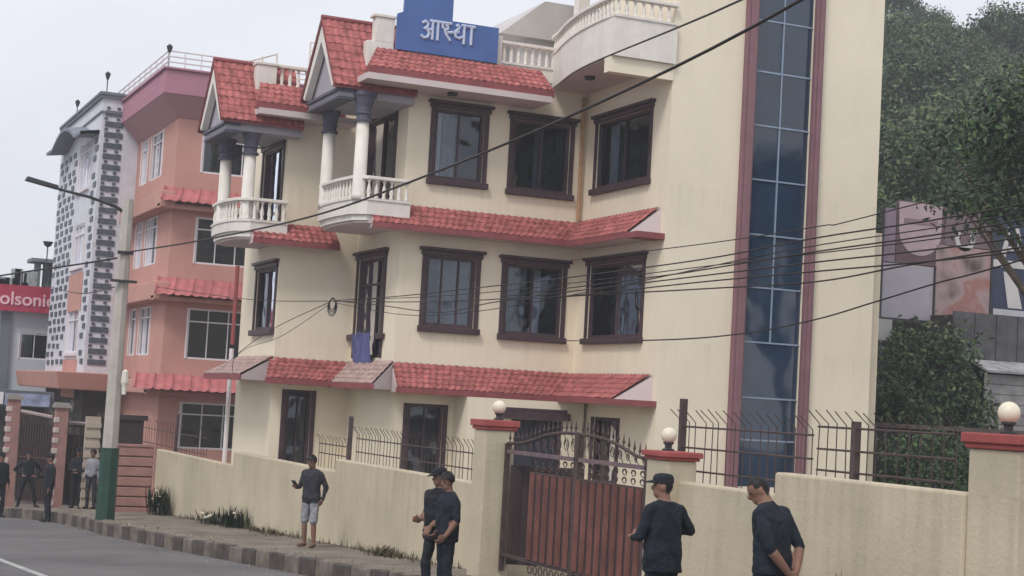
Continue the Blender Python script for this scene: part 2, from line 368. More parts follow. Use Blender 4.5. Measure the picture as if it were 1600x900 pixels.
w_ = MB(); w_.quad((20.77,Y3,BZ),(20.77,43,BZ),(20.77,43,14),(20.77,Y3,14)).quad((X1,39.2,BZ),(20.77,43,BZ),(20.77,43,6.6),(X1,39.2,6.6))
w_.quad((X3,Y3,7.0),(X3,30.5,7.0),(X3,30.5,14),(X3,Y3,14)); w_.quad((X3,Y3,14),(20.77,Y3,14),(20.77,36,14),(X3,36,14)); w_.quad((X3,30.5,7),(17.4,30.5,7),(17.4,30.5,14),(X3,30.5,14)); w_.quad((17.4,30.5,7),(17.4,36,7),(17.4,36,14),(17.4,30.5,14))
w_.build('wall', CREAM, H)
# dark boxes behind the openings; the dimness of the rooms is in their colour
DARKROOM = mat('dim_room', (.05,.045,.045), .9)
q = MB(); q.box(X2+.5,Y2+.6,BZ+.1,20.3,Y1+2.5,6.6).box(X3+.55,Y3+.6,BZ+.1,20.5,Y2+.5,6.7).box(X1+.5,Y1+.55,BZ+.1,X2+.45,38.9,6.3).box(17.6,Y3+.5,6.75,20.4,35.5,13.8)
q.build('dark_room_box', DARKROOM, H)
# roof slabs
q = MB(); q.box(X2-.02,Y2+.05,6.98,X3+.3,39.0,7.12).box(X1+.05,Y1+.05,6.58,X2+.1,39.1,6.72); q.build('roof_slab', WHITE, H)
# windows
TF2, TL3, TL2, TL1, TF1 = TY(Y2), TX(X3), TX(X2), TX(X1), TY(Y1)
wa = window(H, TF2, *F2H[0], bars=2); curtain_panel(wa,TF2,12.2,13.28,1.63,3.08,-.28,CURTAIN)
wb = window(H, TF2, *F2H[1], bars=1); curtain_panel(wb,TF2,14.03,14.62,1.6,3.05,-.28,CURTAIN); curtain_panel(wb,TF2,14.72,14.95,1.6,3.05,-.26,CURTAINP)
wc = window(H, TF2, *F2H[2], bars=1); curtain_panel(wc,TF2,12.22,12.42,4.78,6.2,-.26,CURTAINP); curtain_panel(wc,TF2,12.45,12.75,4.78,6.2,-.3,CURTAIN)
wd = window(H, TF2, *F2H[3], bars=1); curtain_panel(wd,TF2,14.62,14.85,4.75,6.15,-.28,CURTAIN)
we = window(H, TL3, *L3H[0], bars=1)
wf = window(H, TL3, *L3H[1], bars=1); curtain_panel(wf,TL3,31.85,32.2,4.83,6.2,-.26,CURTAINP)
window(H, TL3, *L3H[2], bars=1, sill=False, lintel=False)
window(H, TF2, *F2H[4], bars=1, sill=False, lintel=False)
d1 = window(H, TL2, *L2H[0], bars=2, sill=False, transom=2.5, label='tall balcony-less door with blue cloth hung on it')
q = MB(TL2); n = 14
vs = []
for i in range(n+1):
    u = 34.15+1.3*i/n
    for k,zz in enumerate((.62,.85,1.15,1.42)): vs.append((u,.09+.035*math.sin(i*1.3+k*.5)+.02*k,zz+.03*math.sin(i*.9)))
q.add(vs,[(4*i+k,4*i+4+k,4*i+5+k,4*i+1+k) for i in range(n) for k in range(3)])
o = q.build('hanging_cloth', mat('blue_cloth',(.10,.11,.26),.9,.35,6), smooth=True); tag(o,'blue cloth hung out of the tall first floor door','cloth')
q = MB(TL2); q.box(35.5,.0,1.28,35.95,.13,1.4).box(33.65,.0,1.28,33.95,.13,1.4); q.build('sill', TRIM, H, bevel=.01)
d2 = window(H, TL2, *L2H[1], bars=1, sill=False)
e1 = window(H, TL1, *L1H[0], bars=1); curtain_panel(e1,TL1,36.3,37.7,1.45,2.75,-.3,CURTAIN)
e2 = window(H, TL1, *L1H[1], bars=2, sill=False); curtain_panel(e2,TL1,36.3,36.6,3.9,5.5,-.27,CURTAINP)
window(H, TF1, *F1H[0], bars=1, sill=False, lintel=False)
# drain pipe in the inner corner
q = MB(); q.tube([(X3-.12,Y2-.07,6.9),(X3-.12,Y2-.07,4.15)],.045,8); q.build('drain_pipe', mat('rust_stained_pipe',(.40,.24,.14),.8,.3,4), H)
# tower glazing
for nm,(a,b) in (('tower_pilaster',(17.36,17.62)),('tower_pilaster',(19.02,19.22))):
    q = MB(TY(Y3)); q.box(a,-.01,-1.6,b,.12,14.0); q.box(a+.06,.12,-1.6,b-.04,.16,14.0); q.build(nm, PURPLE, H, bevel=.015)
zs = [-1.35,-.41,.45,1.58,2.70,3.78,4.91,6.03,7.15,8.22,9.3,10.4,11.5,12.7,14.0]
gz = MB(TY(Y3)); gz.box(18.30,-.08,1.58,18.328,-.03,14.0)
for z in zs[1:-1]: gz.box(17.62,-.082,z-.016,19.02,-.028,z+.016)
gl = gz.build('stair_glazing', ALU, H)
for a,b in zip(zs,zs[1:]):
    parts_ = [(17.62,18.314),(18.314,19.02)] if a >= 1.5 else [(17.62,19.02)]
    for c,d in parts_:
        q = MB(TY(Y3)); e = random.uniform(-.008,.008); f_ = random.uniform(-.006,.006)
        q.add([(c,-.055+e,a),(d,-.055-e,a),(d,-.055-e+f_,b),(c,-.055+e+f_,b)],[(0,1,2,3)]); q.build('pane', GLASSBLUE, gl)
# faint things seen inside the stair: landings
# skirts
skirt(H,'Y',Y2,10.82,X3-.02,4.10,3.62,.6,mitre=(.1,-.6))
skirt(H,'X',X3,29.3,Y2,4.14,3.60,.6,TILE,mitre=(-.25,-.6))
q = MB(TX(X3)); q.box(Y3-.0,0,3.48,29.6,.62,3.6); q.build('fascia', FASCIA, H)
skirt(H,'Y',Y2,X2-.05,X3-.02,.78,.26,.7,mitre=(.1,-.7))
skirt(H,'X',X3,29.3,Y2,.78,.26,.7,mitre=(-.35,-.7))
q = MB(TX(X3)); q.box(Y3-.0,0,.14,29.7,.72,.26); q.build('fascia', FASCIA, H)
skirt(H,'X',X2,Y2-.1,Y1,.80,.30,.62,TILEGREY,mitre=(.5,-.6))
skirt(H,'Y',Y1,X1-.1,X2-.02,.78,.32,.7,mitre=(.25,-.6))
skirt(H,'X',X1,Y1-.1,38.9,.80,.36,.85,TILEGREY,mitre=(.4,0))
skirt(H,'Y',Y1,9.05,X2-.6,3.76,3.34,.6,mitre=(.05,0))
skirt(H,'Y',Y2-.05,10.75,14.5,7.34,6.76,.85,mitre=(.45,.0),fas=.13)
skirt(H,'Y',Y1-.05,9.05,X2-.7,6.84,6.30,.65,mitre=(.2,.0),fas=.12)
# soffit boards under the top skirts
for bx_ in ((10.3,32.05,6.50,14.45,Y2+.0,6.63),(8.9,35.2,6.05,11.2,Y1,6.18)):
    q = MB(); q.box(*bx_); q.build('eaves_beam', SOFFIT, H)
for (x,y) in ((12.3,32.4),(14.9,31.2)):
    q = MB(); q.lathe([(.11,6.44 if x<14 else 6.93),(.12,6.52 if x<14 else 7.02)],x,y,12); q.build('soffit_light', DARKMETAL, H)

# ---- balcony with columns and gable
def baluster_mesh(h=.46, r=.05):
    q = MB(); q.lathe([(r*.9,0),(r*.9,.05*h/.46),(r*.55,.07*h/.46),(r*1.0,.16*h/.46),(r*.75,.26*h/.46),(r*.42,.36*h/.46),(r*.6,.40*h/.46),(r*.9,.42*h/.46),(r*.9,h)],0,0,8)
    me = bpy.data.meshes.new('baluster'); me.from_pydata(q.v,[],q.f); me.materials.append(WHITE); me.shade_smooth(); return me
BAL = baluster_mesh()
def path_pts(pts, step):
    out = []; d = step*.5
    for (a,b) in zip(pts,pts[1:]):
        a, b = Vector(a), Vector(b); L = (b-a).length
        while d < L: out.append(a.lerp(b,d/L)); d += step
        d -= L
    return out
def offset_strip(mb, pts, w, z0, z1):
    n = len(pts); L = []; Rr = []
    for i,p in enumerate(pts):
        p = Vector(p); t = (Vector(pts[min(i+1,n-1)])-Vector(pts[max(i-1,0)])).normalized(); nn = Vector((-t.y,t.x))
        L.append(p+nn*w/2); Rr.append(p-nn*w/2)
    mb.prism([tuple(p) for p in L]+[tuple(p) for p in Rr[::-1]],z0,z1)
def balustrade(parent, pts, zband0, zband1, zrail, name='balcony', band=True, step=.155, mesh=BAL, slab=None):
    q = MB()
    if slab: q.prism(slab[0],slab[1],slab[2])
    if band:
        offset_strip(q,pts,.12,zband0,zband1)
    b = q.build(name, WHITE, parent)
    q = MB(); offset_strip(q,pts,.16,zrail-.07,zrail); q.build('rail', WHITE, b, bevel=.012)
    q = MB(); offset_strip(q,pts,.17,zband1-.005,zband1+.04); q.build('rail', WHITE, b)
    h = zrail-.07-zband1-.04
    for p in path_pts(pts,step):
        o = bpy.data.objects.new('baluster', mesh); COL.objects.link(o); o.parent = b; o.location = (p.x,p.y,zband1+.04); o.scale = (1,1,h/.46)
    return b
# the house Empty sits away from the origin while all meshes use world coordinates
def bow(xf, xb, ya, yb, bulge, n=10):
    pts = [(xb,ya),(xf+.25,ya)]
    for i in range(n+1):
        t = i/n; pts.append((xf-bulge*math.sin(math.pi*t)+.12*(abs(2*t-1)**6), ya+(yb-ya)*t))
    pts += [(xf+.25,yb),(xb,yb)]
    return pts
def column(parent, x, y, z0, z1, r=.145, square=False):
    q = MB()
    if square: q.box(x-r,y-r,z0,x+r,y+r,z1-.62)
    else: q.lathe([(r*1.05,z0),(r*1.05,z0+.1),(r,z0+.12),(r*.9,z1-.62)],x,y,16)
    c = q.build('column', WHITE, parent, smooth=not square)
    q = MB(); q.lathe([(r*1.25,z1-.62),(r*1.3,z1-.57),(r*1.0,z1-.55),(r*1.0,z1-.48),(r*1.25,z1-.45),(r*1.05,z1-.42),(r*1.15,z1-.3),(r*1.6,z1-.1),(r*1.75,z1-.08),(r*1.75,z1)],x,y,16)
    q.build('capital', CAPITAL, c)
def gable(parent, xf, xb, yc, half, ze, zr, rise_in=.0):
    """gable whose face looks down -X"""
    ov = .18
    # roof planes
    q = MB(); sl = (zr-ze)/half
    for s_ in (-1,1):
        tile_slope((xf-ov,yc,zr+.06),(xb,yc,zr+.06),(xf-ov,yc+s_*(half+.12),ze-.10),(xb,yc+s_*(half+.12),ze-.10),'gable_tiles',TILE,parent,tw=.15,rows=8)
        qq = MB(); y1 = yc+s_*(half+.10); z1 = ze-.09
        qq.add([(xf-ov,yc,zr+.04),(xb,yc,zr+.04),(xb,y1,z1),(xf-ov,y1,z1),(xf-ov,yc,zr-.03),(xb,yc,zr-.03),(xb,y1,z1-.06),(xf-ov,y1,z1-.06)],
            [(0,1,2,3),(7,6,5,4),(0,3,7,4),(1,5,6,2),(2,6,7,3),(0,4,5,1)]); qq.build('gable_deck', FASCIA, parent)
        # white bargeboard
        qq = MB(); w0 = .20
        a = (yc,zr-.02); b = (yc+s_*(half-.0),ze-.02)
        qq.add([(xf-ov+.03,a[0],a[1]-.03),(xf-ov+.03,b[0],b[1]-.03),(xf-ov+.03,b[0]-s_*.12,b[1]-.10),(xf-ov+.03,a[0],a[1]-.42),
               (xf,a[0],a[1]-.03),(xf,b[0],b[1]-.03),(xf,b[0]-s_*.12,b[1]-.10),(xf,a[0],a[1]-.42)],
              [(0,1,2,3),(7,6,5,4),(0,4,5,1),(1,5,6,2),(2,6,7,3),(3,7,4,0)]); qq.build('bargeboard', WHITE, parent)
    q = MB(); q.tube([(xf-ov,yc,zr+.08),(xb,yc,zr+.08)],.06,8); q.build('ridge', FASCIA, parent)
    q = MB(); q.add([(xf+.03,yc-half,ze-.1),(xf+.03,yc+half,ze-.1),(xf+.03,yc,zr-.05),(xb,yc-half,ze-.1),(xb,yc+half,ze-.1),(xb,yc,zr-.05)],
        [(0,1,2),(5,4,3),(0,3,4,1),(0,2,5,3),(1,4,5,2)]); q.build('gable_panel', GREYPANEL, parent)
    # entablature under the gable
    q = MB(); q.box(xf-.02,yc-half+.03,ze-.30,xb,yc+half-.03,ze-.11); b = q.build('entablature', GREYPANEL, parent)
    q = MB(); q.box(xf-.08,yc-half-.03,ze-.20,xf+.3,yc+half+.03,ze-.14); q.box(xf-.05,yc-half,ze-.36,xf+.3,yc+half,ze-.31); q.build('moulding', CAPITAL, b)

def wing(pts, zs0, zband1, zrail, cols, ztop, gab):
    xb = pts[0][0]
    slab = [(p[0],p[1]) for p in pts]
    inner = pts
    b = balustrade(H, pts, zs0+.12, zband1, zrail, slab=(slab,zs0,zs0+.16), step=.165)
    q = MB(); q.prism([(x+.07 if x < xb-.01 else x, y) for x,y in slab], zs0-.05, zs0-.002); q.build('slab_moulding', SOFFIT, b)
    for (x,y,sq) in cols: column(H,x,y,zband1,ztop,square=sq)
    gable(H,*gab)
ROOT = H
wing([(X2,32.6),(10.64,32.6),(10.40,32.85),(10.32,33.5),(10.30,34.3),(10.36,34.95),(10.58,35.2),(X2,35.2)],3.66,4.08,4.58,[(10.50,32.78,False),(10.38,34.75,False)],6.33,(9.95,11.6,33.85,1.12,6.50,7.95))
wing([(X1,35.62),(8.98,35.62),(8.74,35.85),(8.64,36.4),(8.62,37.1),(8.68,37.75),(8.9,38.0),(X1,38.0)],3.38,3.72,4.24,[(8.93,35.84,False),(8.70,37.1,False)],5.82,(8.30,10.0,36.55,1.0,5.98,7.28))
# terrace with curved parapet at the tower corner
tp = [(14.95,Y2+.2),(14.86,32.7)]
for i in range(1,13):
    t = i/12; tp.append((14.86-.5*t-.14*math.sin(math.pi*t), 32.7-(32.7-29.1)*t))
tp[-1] = (14.34,29.06); tp.append((X3-.0,29.06))
tb = balustrade(H,tp,7.0,7.78,8.22,step=.19,name='terrace_balustrade')
q = MB(); q.prism([(X3,Y3),(X3,Y2+.3)]+[(x+.03,y) for x,y in tp[:-1]],6.99,7.10); q.build('terrace_slab', SOFFIT, H)
q = MB(); q.box(14.3,Y3-.03,6.68,X3-.003,Y3+.2,6.995); q.build('terrace_beam', CREAM, H)
# rooftop balustrade between sign and terrace, parapets, posts
balustrade(H,[(13.62,33.08),(14.9,33.08)],7.13,7.42,7.92,step=.17,name='roof_balustrade')
for bs_ in (((13.48,33.0,7.13,13.62,33.2,8.0),),((10.55,33.0,6.9,11.14,33.25,7.5),(10.72,33.0,7.5,11.14,33.25,8.02),(10.66,32.97,8.02,11.16,33.28,8.08)),((9.0,36.0,6.7,9.45,36.3,7.28),(8.97,35.97,7.28,9.48,36.33,7.34))):
    q = MB()
    for bx_ in bs_: q.box(*bx_)
    q.build('parapet_block', WHITE, H, bevel=.01)
balustrade(H,[(9.5,36.1),(10.95,36.1)],6.72,6.84,7.34,step=.19,name='roof_balustrade')
q = MB()
for z in (7.62,7.9): q.tube([(9.5,36.3,z-.28),(9.5,39,z),(11,39.05,z+.05)],.02,6)
for (x,y,z) in ((9.5,36.3,7.6),(9.5,37.6,7.8),(9.5,39,7.95)): q.tube([(x,y,7.0),(x,y,z)],.022,6)
for z in (8.05,8.25): q.tube([(10.6,37.5,z),(11.7,36,z),(13.0,36,z)],.018,6)
for x,y in ((10.6,37.5),(11.7,36),(13.0,36)): q.tube([(x,y,7.0),(x,y,8.27)],.022,6)
q.build('roof_railing', WHITE, H)
# rear stair roof on the terrace
q = MB(); q.box(15.9,37.2,7.0,19.2,41,9.05); q.add([(15.2,37,9.05),(19.0,37,9.05),(19.0,41.2,9.05),(15.2,41.2,9.05),(16.35,37,10.0),(19.0,37,10.0),(19.0,41.2,10.0),(16.35,41.2,10.0)],[(0,3,2,1),(4,5,6,7),(0,1,5,4),(1,2,6,5),(2,3,7,6),(3,0,4,7)])
q.build('stair_roof', mat('pale_roof_render',(.50,.48,.48),.85,.1,1), H)
q = MB(); q.box(15.35,32.9,7.1,15.62,33.15,9.6).box(15.32,32.4,7.1,16.0,33.2,7.2); q.build('terrace_post', WHITE, H)
# the cream annex strip to the right of the tower
q = MB(); q.box(20.775,Y3+.5,-2.6,21.30,36,4.15); q.build('annex_wall', CREAM, H)

# ------------------------------------------------------------------ blue rooftop sign with relief lettering
SG = thing('rooftop_sign','stepped blue rooftop signboard with raised pale Devanagari lettering','sign',(12.3,32.95,7.3))
q = MB(); q.add([(x,y,z) for y in (32.86,32.98) for x,z in ((11.16,7.36),(13.46,7.36),(13.46,8.13),(12.38,8.13),(12.38,8.72),(11.30,8.66),(11.29,8.18),(11.16,8.13))],
    [tuple(range(8)),tuple(range(15,7,-1))]+[(i,(i+1)%8,8+(i+1)%8,8+i) for i in range(8)]); q.build('signboard', BLUESIGN, SG)
def stroke(mb, pts, r=.032, x0=11.66, z0=7.66, sx=.40, sz=.40, y=32.845):
    P = []
    for a,b in zip(pts,pts[1:]):
        for i in range(3): t = i/3; P.append((a[0]+(b[0]-a[0])*t,a[1]+(b[1]-a[1])*t))
    P.append(pts[-1]); mb.tube([(x0+u*sx,y,z0+v*sz) for u,v in P],r,6)
L = {'letter_aa':[[(.08,.82),(.25,.95),(.42,.82),(.36,.62),(.2,.55),(.38,.5),(.5,.32),(.4,.1),(.2,.04),(.02,.18)],[(.3,.53),(.68,.53)],[(.68,1),(.68,0)],[(.98,1),(.98,0)],[(.5,1),(1.1,1)]],
 'letter_half_sa':[[(1.1,1),(1.75,1)],[(1.22,1),(1.24,.75),(1.4,.62),(1.55,.72),(1.52,.88),(1.38,.85)],[(1.36,.62),(1.45,.4),(1.7,.08)],[(1.5,.5),(1.85,.55)]],
 'letter_tha':[[(2.0,.9),(2.12,1.0),(2.2,.85),(2.08,.72),(1.95,.6),(2.0,.35),(2.2,.28),(2.42,.4)],[(2.02,.6),(2.2,.62)],[(2.48,1),(2.48,0)],[(2.3,1),(2.65,1)]],
 'letter_vowel_sign':[[(2.6,1),(3.1,1)],[(2.9,1),(2.9,0)]]}
for k,ss in L.items():
    q = MB()
    for s_ in ss: stroke(q,s_)
    q.build(k, SIGNTXT, SG)

# ------------------------------------------------------------------ COMPOUND WALL, pillars, lamps
def wall_panel(name,label,Ya,Yb,zt,x=9.2,xb=None,th=.2):
    xb = xb if xb is not None else x
    q = MB(); q.add([(x,Ya,g(Ya)-.3),(x+th,Ya,g(Ya)-.3),(xb+th,Yb,g(Yb)-.3),(xb,Yb,g(Yb)-.3),(x,Ya,zt),(x+th,Ya,zt),(xb+th,Yb,zt),(xb,Yb,zt)],
      [(0,3,2,1),(4,5,6,7),(0,1,5,4),(1,2,6,5),(2,3,7,6),(3,0,4,7)])
    o = q.build('compound_wall', CREAMWALL, bevel=.025); tag(o,label,'wall','stepped cream compound wall panels'); return o
wall_panel('w','lowest cream compound wall panel, beside the pink banded wall',36.6,44.6,-1.66,9.2,9.12)
wall_panel('w','cream compound wall panel left of the man in shorts',29.1,36.6,-1.35)
wall_panel('w','cream compound wall panel between the man in shorts and the gate pillar',21.5,29.1,-1.13)
wall_panel('w','cream compound wall panel behind the two men right of the gate',14.1,16.25,-.72,8.98,9.1)
wall_panel('w','cream compound wall panel under the spiked fence at right, beside the last pillar',11.17,14.1,-.50,8.95,8.98)
def pillar(label,x0,x1,y0,y1,zt,capz,over=.05,z0=None):
    z0 = g(y0)-.3 if z0 is None else z0
    t = thing('gate_pillar',label,'pillar',((x0+x1)/2,(y0+y1)/2,z0),'cream pillars with red caps')
    q = MB(); q.box(x0,y0,z0,x1,y1,zt); q.build('shaft', CREAMWALL, t, bevel=.02)
    q = MB(); h = capz-zt; q.box(x0-over*.5,y0-over*.5,zt+.001,x1+over*.5,y1+over*.5,zt+h*.35).box(x0-over,y0-over,zt+h*.35+.001,x1+over,y1+over,capz); q.build('cap', CAPRED, t, bevel=.012)
def globe(label,x,y,z,r):
    t = thing('globe_lamp',label,'lamp',(x,y,z),'round white pillar lamps')
    q = MB(); q.lathe([(.07,z),(.07,z+.02),(.04,z+.03),(.04,z+.07),(.06,z+.08),(.06,z+.10)],x,y,12); q.build('lamp_base', DARKMETAL, t)
    q = MB(); c = z+.09+r*.93; q.lathe([(max(.004,r*math.sin(math.pi*i/14)),c-r*math.cos(math.pi*i/14)) for i in range(15)],x,y,20); q.build('lamp_globe', LAMPGLASS, t, smooth=True)
pillar('cream pillar with red cap left of the maroon gate',8.80,9.24,21.12,21.55,-.34,-.20,.05)
pillar('cream pillar with red cap right of the maroon gate',8.95,9.32,16.22,16.72,-.50,-.40,.05)
pillar('broad cream pillar with red cap at the right edge',8.98,9.9,10.55,11.17,-.13,.0,.05)
globe('white globe lamp on the pillar left of the gate',9.08,21.36,-.20,.095)
globe('white globe lamp on the pillar right of the gate',9.10,16.5,-.40,.09)
globe('white globe lamp on the rightmost pillar',9.20,10.95,.0,.092)
q = MB(); q.tube([(9.50,10.9,.0),(9.55,10.92,.16),(9.49,10.95,.20),(9.42,10.95,.17)],.014,6); o = q.build('metal_bracket', DARKMETAL); tag(o,'bent black metal bracket on the rightmost pillar','bracket')

# ------------------------------------------------------------------ spiked fences
def fence(label, x, ya, yb, z0, z1, tip, step, bend, rails, posts=()):
    t = thing('spiked_fence',label,'fence',(x,(ya+yb)/2,z0))
    n = int(abs(yb-ya)/step); me = None
    q = MB(); q.tube([(0,0,0),(0,0,z1-z0),(-bend,0.0,z1-z0+tip)],.0062,5)
    me = bpy.data.meshes.new('bar'); me.from_pydata(q.v,[],q.f); me.materials.append(BROWNIRON)
    for i in range(n+1):
        o = bpy.data.objects.new('bar', me); COL.objects.link(o); o.parent = t; o.location = (random.uniform(-.01,.01), ya+(yb-ya)*i/n-(ya+yb)/2, random.uniform(-.01,.01))
        o.rotation_euler = (random.uniform(-.03,.03),0,random.uniform(-.2,.2))
    for z in rails:
        q = MB(); q.tube([(x,ya,z),(x,yb,z)],.012,5); q.build('rail', BROWNIRON, t)
    for y,h in posts:
        q = MB(); q.box(x-.035,y-.035,z0,x+.035,y+.035,h); q.build('post', BROWNIRON, t)
fence('spiked brown fence behind the wall right of the gate',9.55,17.0,14.3,-1.0,-.06,.14,.165,.16,(-.62,-.36,-.12),((17.0,.2),))
fence('spiked brown fence above the wall at right, before the tree bank',9.5,14.15,12.0,-.8,.0,.13,.165,.15,(-.46,-.25,-.03),((13.5,.04),))
fence('low spiked fence along the wall left of the gate',9.55,29.0,22.2,-1.5,-.66,.14,.17,.10,(-.98,-.74))
fence('low spiked fence behind the wall at the house corner',9.55,31.3,29.4,-1.6,-.85,.1,.2,.08,(-1.1,-.92),((29.4,-.35),))
fence('dark spiked fence in front of the pink house',9.5,48.5,40.5,-2.6,-1.05,.12,.3,.05,(-1.6,-1.2),((44,-.7),))

# ------------------------------------------------------------------ driveway gate: two leaves and an open wicket
def arch(Y):
    pts = [(21.1,-.51),(20.6,-.49),(20.2,-.42),(19.8,-.345),(19.4,-.305),(19.1,-.295),(18.85,-.30),(18.4,-.31),(18.1,-.335),(17.75,-.39),(17.45,-.46),(17.2,-.51)]
    for (a,b),(c,d) in zip(pts,pts[1:]):
        if c <= Y <= a: t = (a-Y)/(a-c); return b+(d-b)*t
    return pts[-1][1]
GX = 9.12
def leaf(label, ya, yb, slat_from):
    zb = g(19)-.02
    t = thing('gate_leaf',label,'gate',(GX,ya,zb),'maroon driveway gate leaves')
    n = 14
    q = MB(); q.tube([(GX,ya+(yb-ya)*i/n,arch(ya+(yb-ya)*i/n)) for i in range(n+1)],.022,6); q.build('arched_rail', BROWNIRON, t)
    q = MB(); q.box(GX-.03,min(ya,yb),-.645,GX+.03,max(ya,yb),-.595); q.build('rail', mat('dusty_gate_rail',(.16,.11,.12),.6,.2,5), t)
    q = MB(); q.box(GX-.025,min(slat_from,yb),-.88,GX+.025,max(slat_from,yb),-.85).box(GX-.025,min(ya,yb),-2.04,GX+.025,max(ya,yb),-2.0).box(GX-.02,min(slat_from,yb),-1.45,GX+.04,max(slat_from,yb),-1.41); q.build('rail', BROWNIRON, t)
    for y in (ya,yb):
        q = MB(); q.box(GX-.03,y-.028,zb+.05,GX+.03,y+.028,arch(y)); q.build('stile', BROWNIRON, t)
    # corrugated slats
    L = abs(yb-slat_from); k = max(1,int(L/.20)); s_ = (yb-slat_from)/k
    for i in range(k):
        y = slat_from+s_*i; q = MB(); sg = 1 if s_ > 0 else -1; wd = abs(s_)
        q.add([(GX-.045,y+sg*wd*.12,z) for z in (-1.99,-.87)]+[(GX-.055,y+sg*wd*.58,z) for z in (-1.99,-.87)]+[(GX-.03,y+sg*wd*.68,z) for z in (-1.99,-.87)]+[(GX-.03,y+sg*wd*1.0,z) for z in (-1.99,-.87)]+[(GX-.03,y+sg*wd*.04,z) for z in (-1.99,-.87)],
              [(8,9,1,0),(0,1,3,2),(2,3,5,4)]); q.build('slat', GATERED, t)
    q = MB(); q.box(GX-.028,min(slat_from,yb),-1.99,GX-.018,max(slat_from,yb),-.87); q.build('gap_shade_sheet', GATEDARK, t)  # dark sheet puts the shade of the gaps between ribs into colour
    # spear pickets
    k = int(abs(yb-ya)/.135)
    for i in range(k):
        y = ya+(yb-ya)*(i+.5)/k; z = arch(y)
        q = MB(); q.lathe([(.009,z),(.009,z+.05),(.022,z+.07),(.012,z+.1),(.003,z+.17)],GX,y,6); q.build('spear', BROWNIRON, t)
    # scroll work between rails, slanting rays in the arch
    k = int(abs(yb-ya)/.21)
    for i in range(k):
        y = ya+(yb-ya)*(i+.5)/k
        if (slat_from-y)*(yb-ya) > 0 and slat_from != ya and abs(y-ya) < abs(slat_from-ya): continue
        for zc,rr in ((-.70,.042),(-.795,.042)):
            q = MB(); q.tube([(GX,y+(rr*(1-.03*j))*math.cos(j*.75)*1.5,zc+(rr*(1-.03*j))*math.sin(j*.75)) for j in range(14)],.006,5); q.build('scroll', BROWNIRON, t)
    k = int(abs(yb-ya)/.2)
    for i in range(k):
        y = ya+(yb-ya)*(i+.5)/k; z = arch(y); rr = max(.03,(z+.6)*.26)
        q = MB(); zc = (z-.6)/2
        q.tube([(GX,y+rr*math.cos(j*.7)*(1-.03*j),zc+rr*math.sin(j*.7)*(1-.03*j)*1.15) for j in range(15)],.0055,5)
        q.tube([(GX,y-.09,-.6),(GX,y,zc),(GX,min(max(y+.09,min(ya,yb)),max(ya,yb)),z)],.0055,5); q.build('scroll', BROWNIRON, t)
    # lattice below
    k = int(abs(yb-slat_from)/.16)
    for i in range(k):
        y = slat_from+(yb-slat_from)*(i+.5)/k; q = MB()
        q.tube([(GX,y+.06*math.cos(j*.9),-2.12+.06*math.sin(j*.9)) for j in range(8)],.009,5); q.build('scroll', BROWNIRON, t)
    return t
leaf('left leaf of the maroon gate with dark wicket opening',21.08,18.88,20.22)
leaf('right leaf of the maroon gate, beside the man in a cap',18.82,17.0,18.82)
WD = thing('wicket_door','dark wicket door standing open behind the left gate leaf','door',(9.2,21.0,g(21)))  # maroon door in shadow, the shadow put into its dark colour
q = MB(); q.add([(9.16,21.0,-2.15),(10.05,20.55,-2.15),(10.06,20.59,-2.15),(9.17,21.04,-2.15),(9.16,21.0,-.8),(10.05,20.55,-.8),(10.06,20.59,-.8),(9.17,21.04,-.8)],[(0,3,2,1),(4,5,6,7),(0,1,5,4),(1,2,6,5),(2,3,7,6),(3,0,4,7)]); q.build('door_panel', GATEDARK, WD)
for i in range(5):
    t = (i+.5)/5; q = MB(); x = 9.16+.89*t; y = 21.0-.45*t; q.box(x-.05,y-.035,-2.1,x+.05,y-.005,-.85); q.build('slat', GATEDARK, WD)
q = MB(); q.tube([(9.75,20.66,-1.72),(9.75,20.66,-1.66)],.03,8); q.build('handle', DARKMETAL, WD)
# entrance porch block seen over the gate
EP = thing('entrance_porch','cream entrance porch with dark door lintel behind the gate','porch',(14.3,32.3,BZ))
q = MB(TY(32.2)); wall_holes(q,12.98,15.66,BZ,.15,[(13.98,15.16,BZ+.3,-.26)]); q.build('wall', CREAM, EP)
q = MB(); q.quad((12.98,32.2,BZ),(12.98,33,BZ),(12.98,33,.15),(12.98,32.2,.15)); q.build('wall', CREAM, EP)
q = MB(TY(32.2)); q.box(13.74,0,-.25,15.3,.12,-.10).box(13.8,0,-.10,15.24,.07,-.02); q.build('lintel', TRIM, EP, bevel=.01)
q = MB(TY(32.2)); q.box(14.0,-.18,BZ+.3,14.56,-.12,-.27).box(14.58,-.18,BZ+.3,15.14,-.12,-.27); q.build('door', mat('dark_blue_door',(.035,.036,.055),.5), EP)
q = MB(TY(32.2)); q.box(13.98,-.1,BZ+.3,14.05,-.02,-.26).box(15.09,-.1,BZ+.3,15.16,-.02,-.26); q.build('door_frame', TRIM, EP)

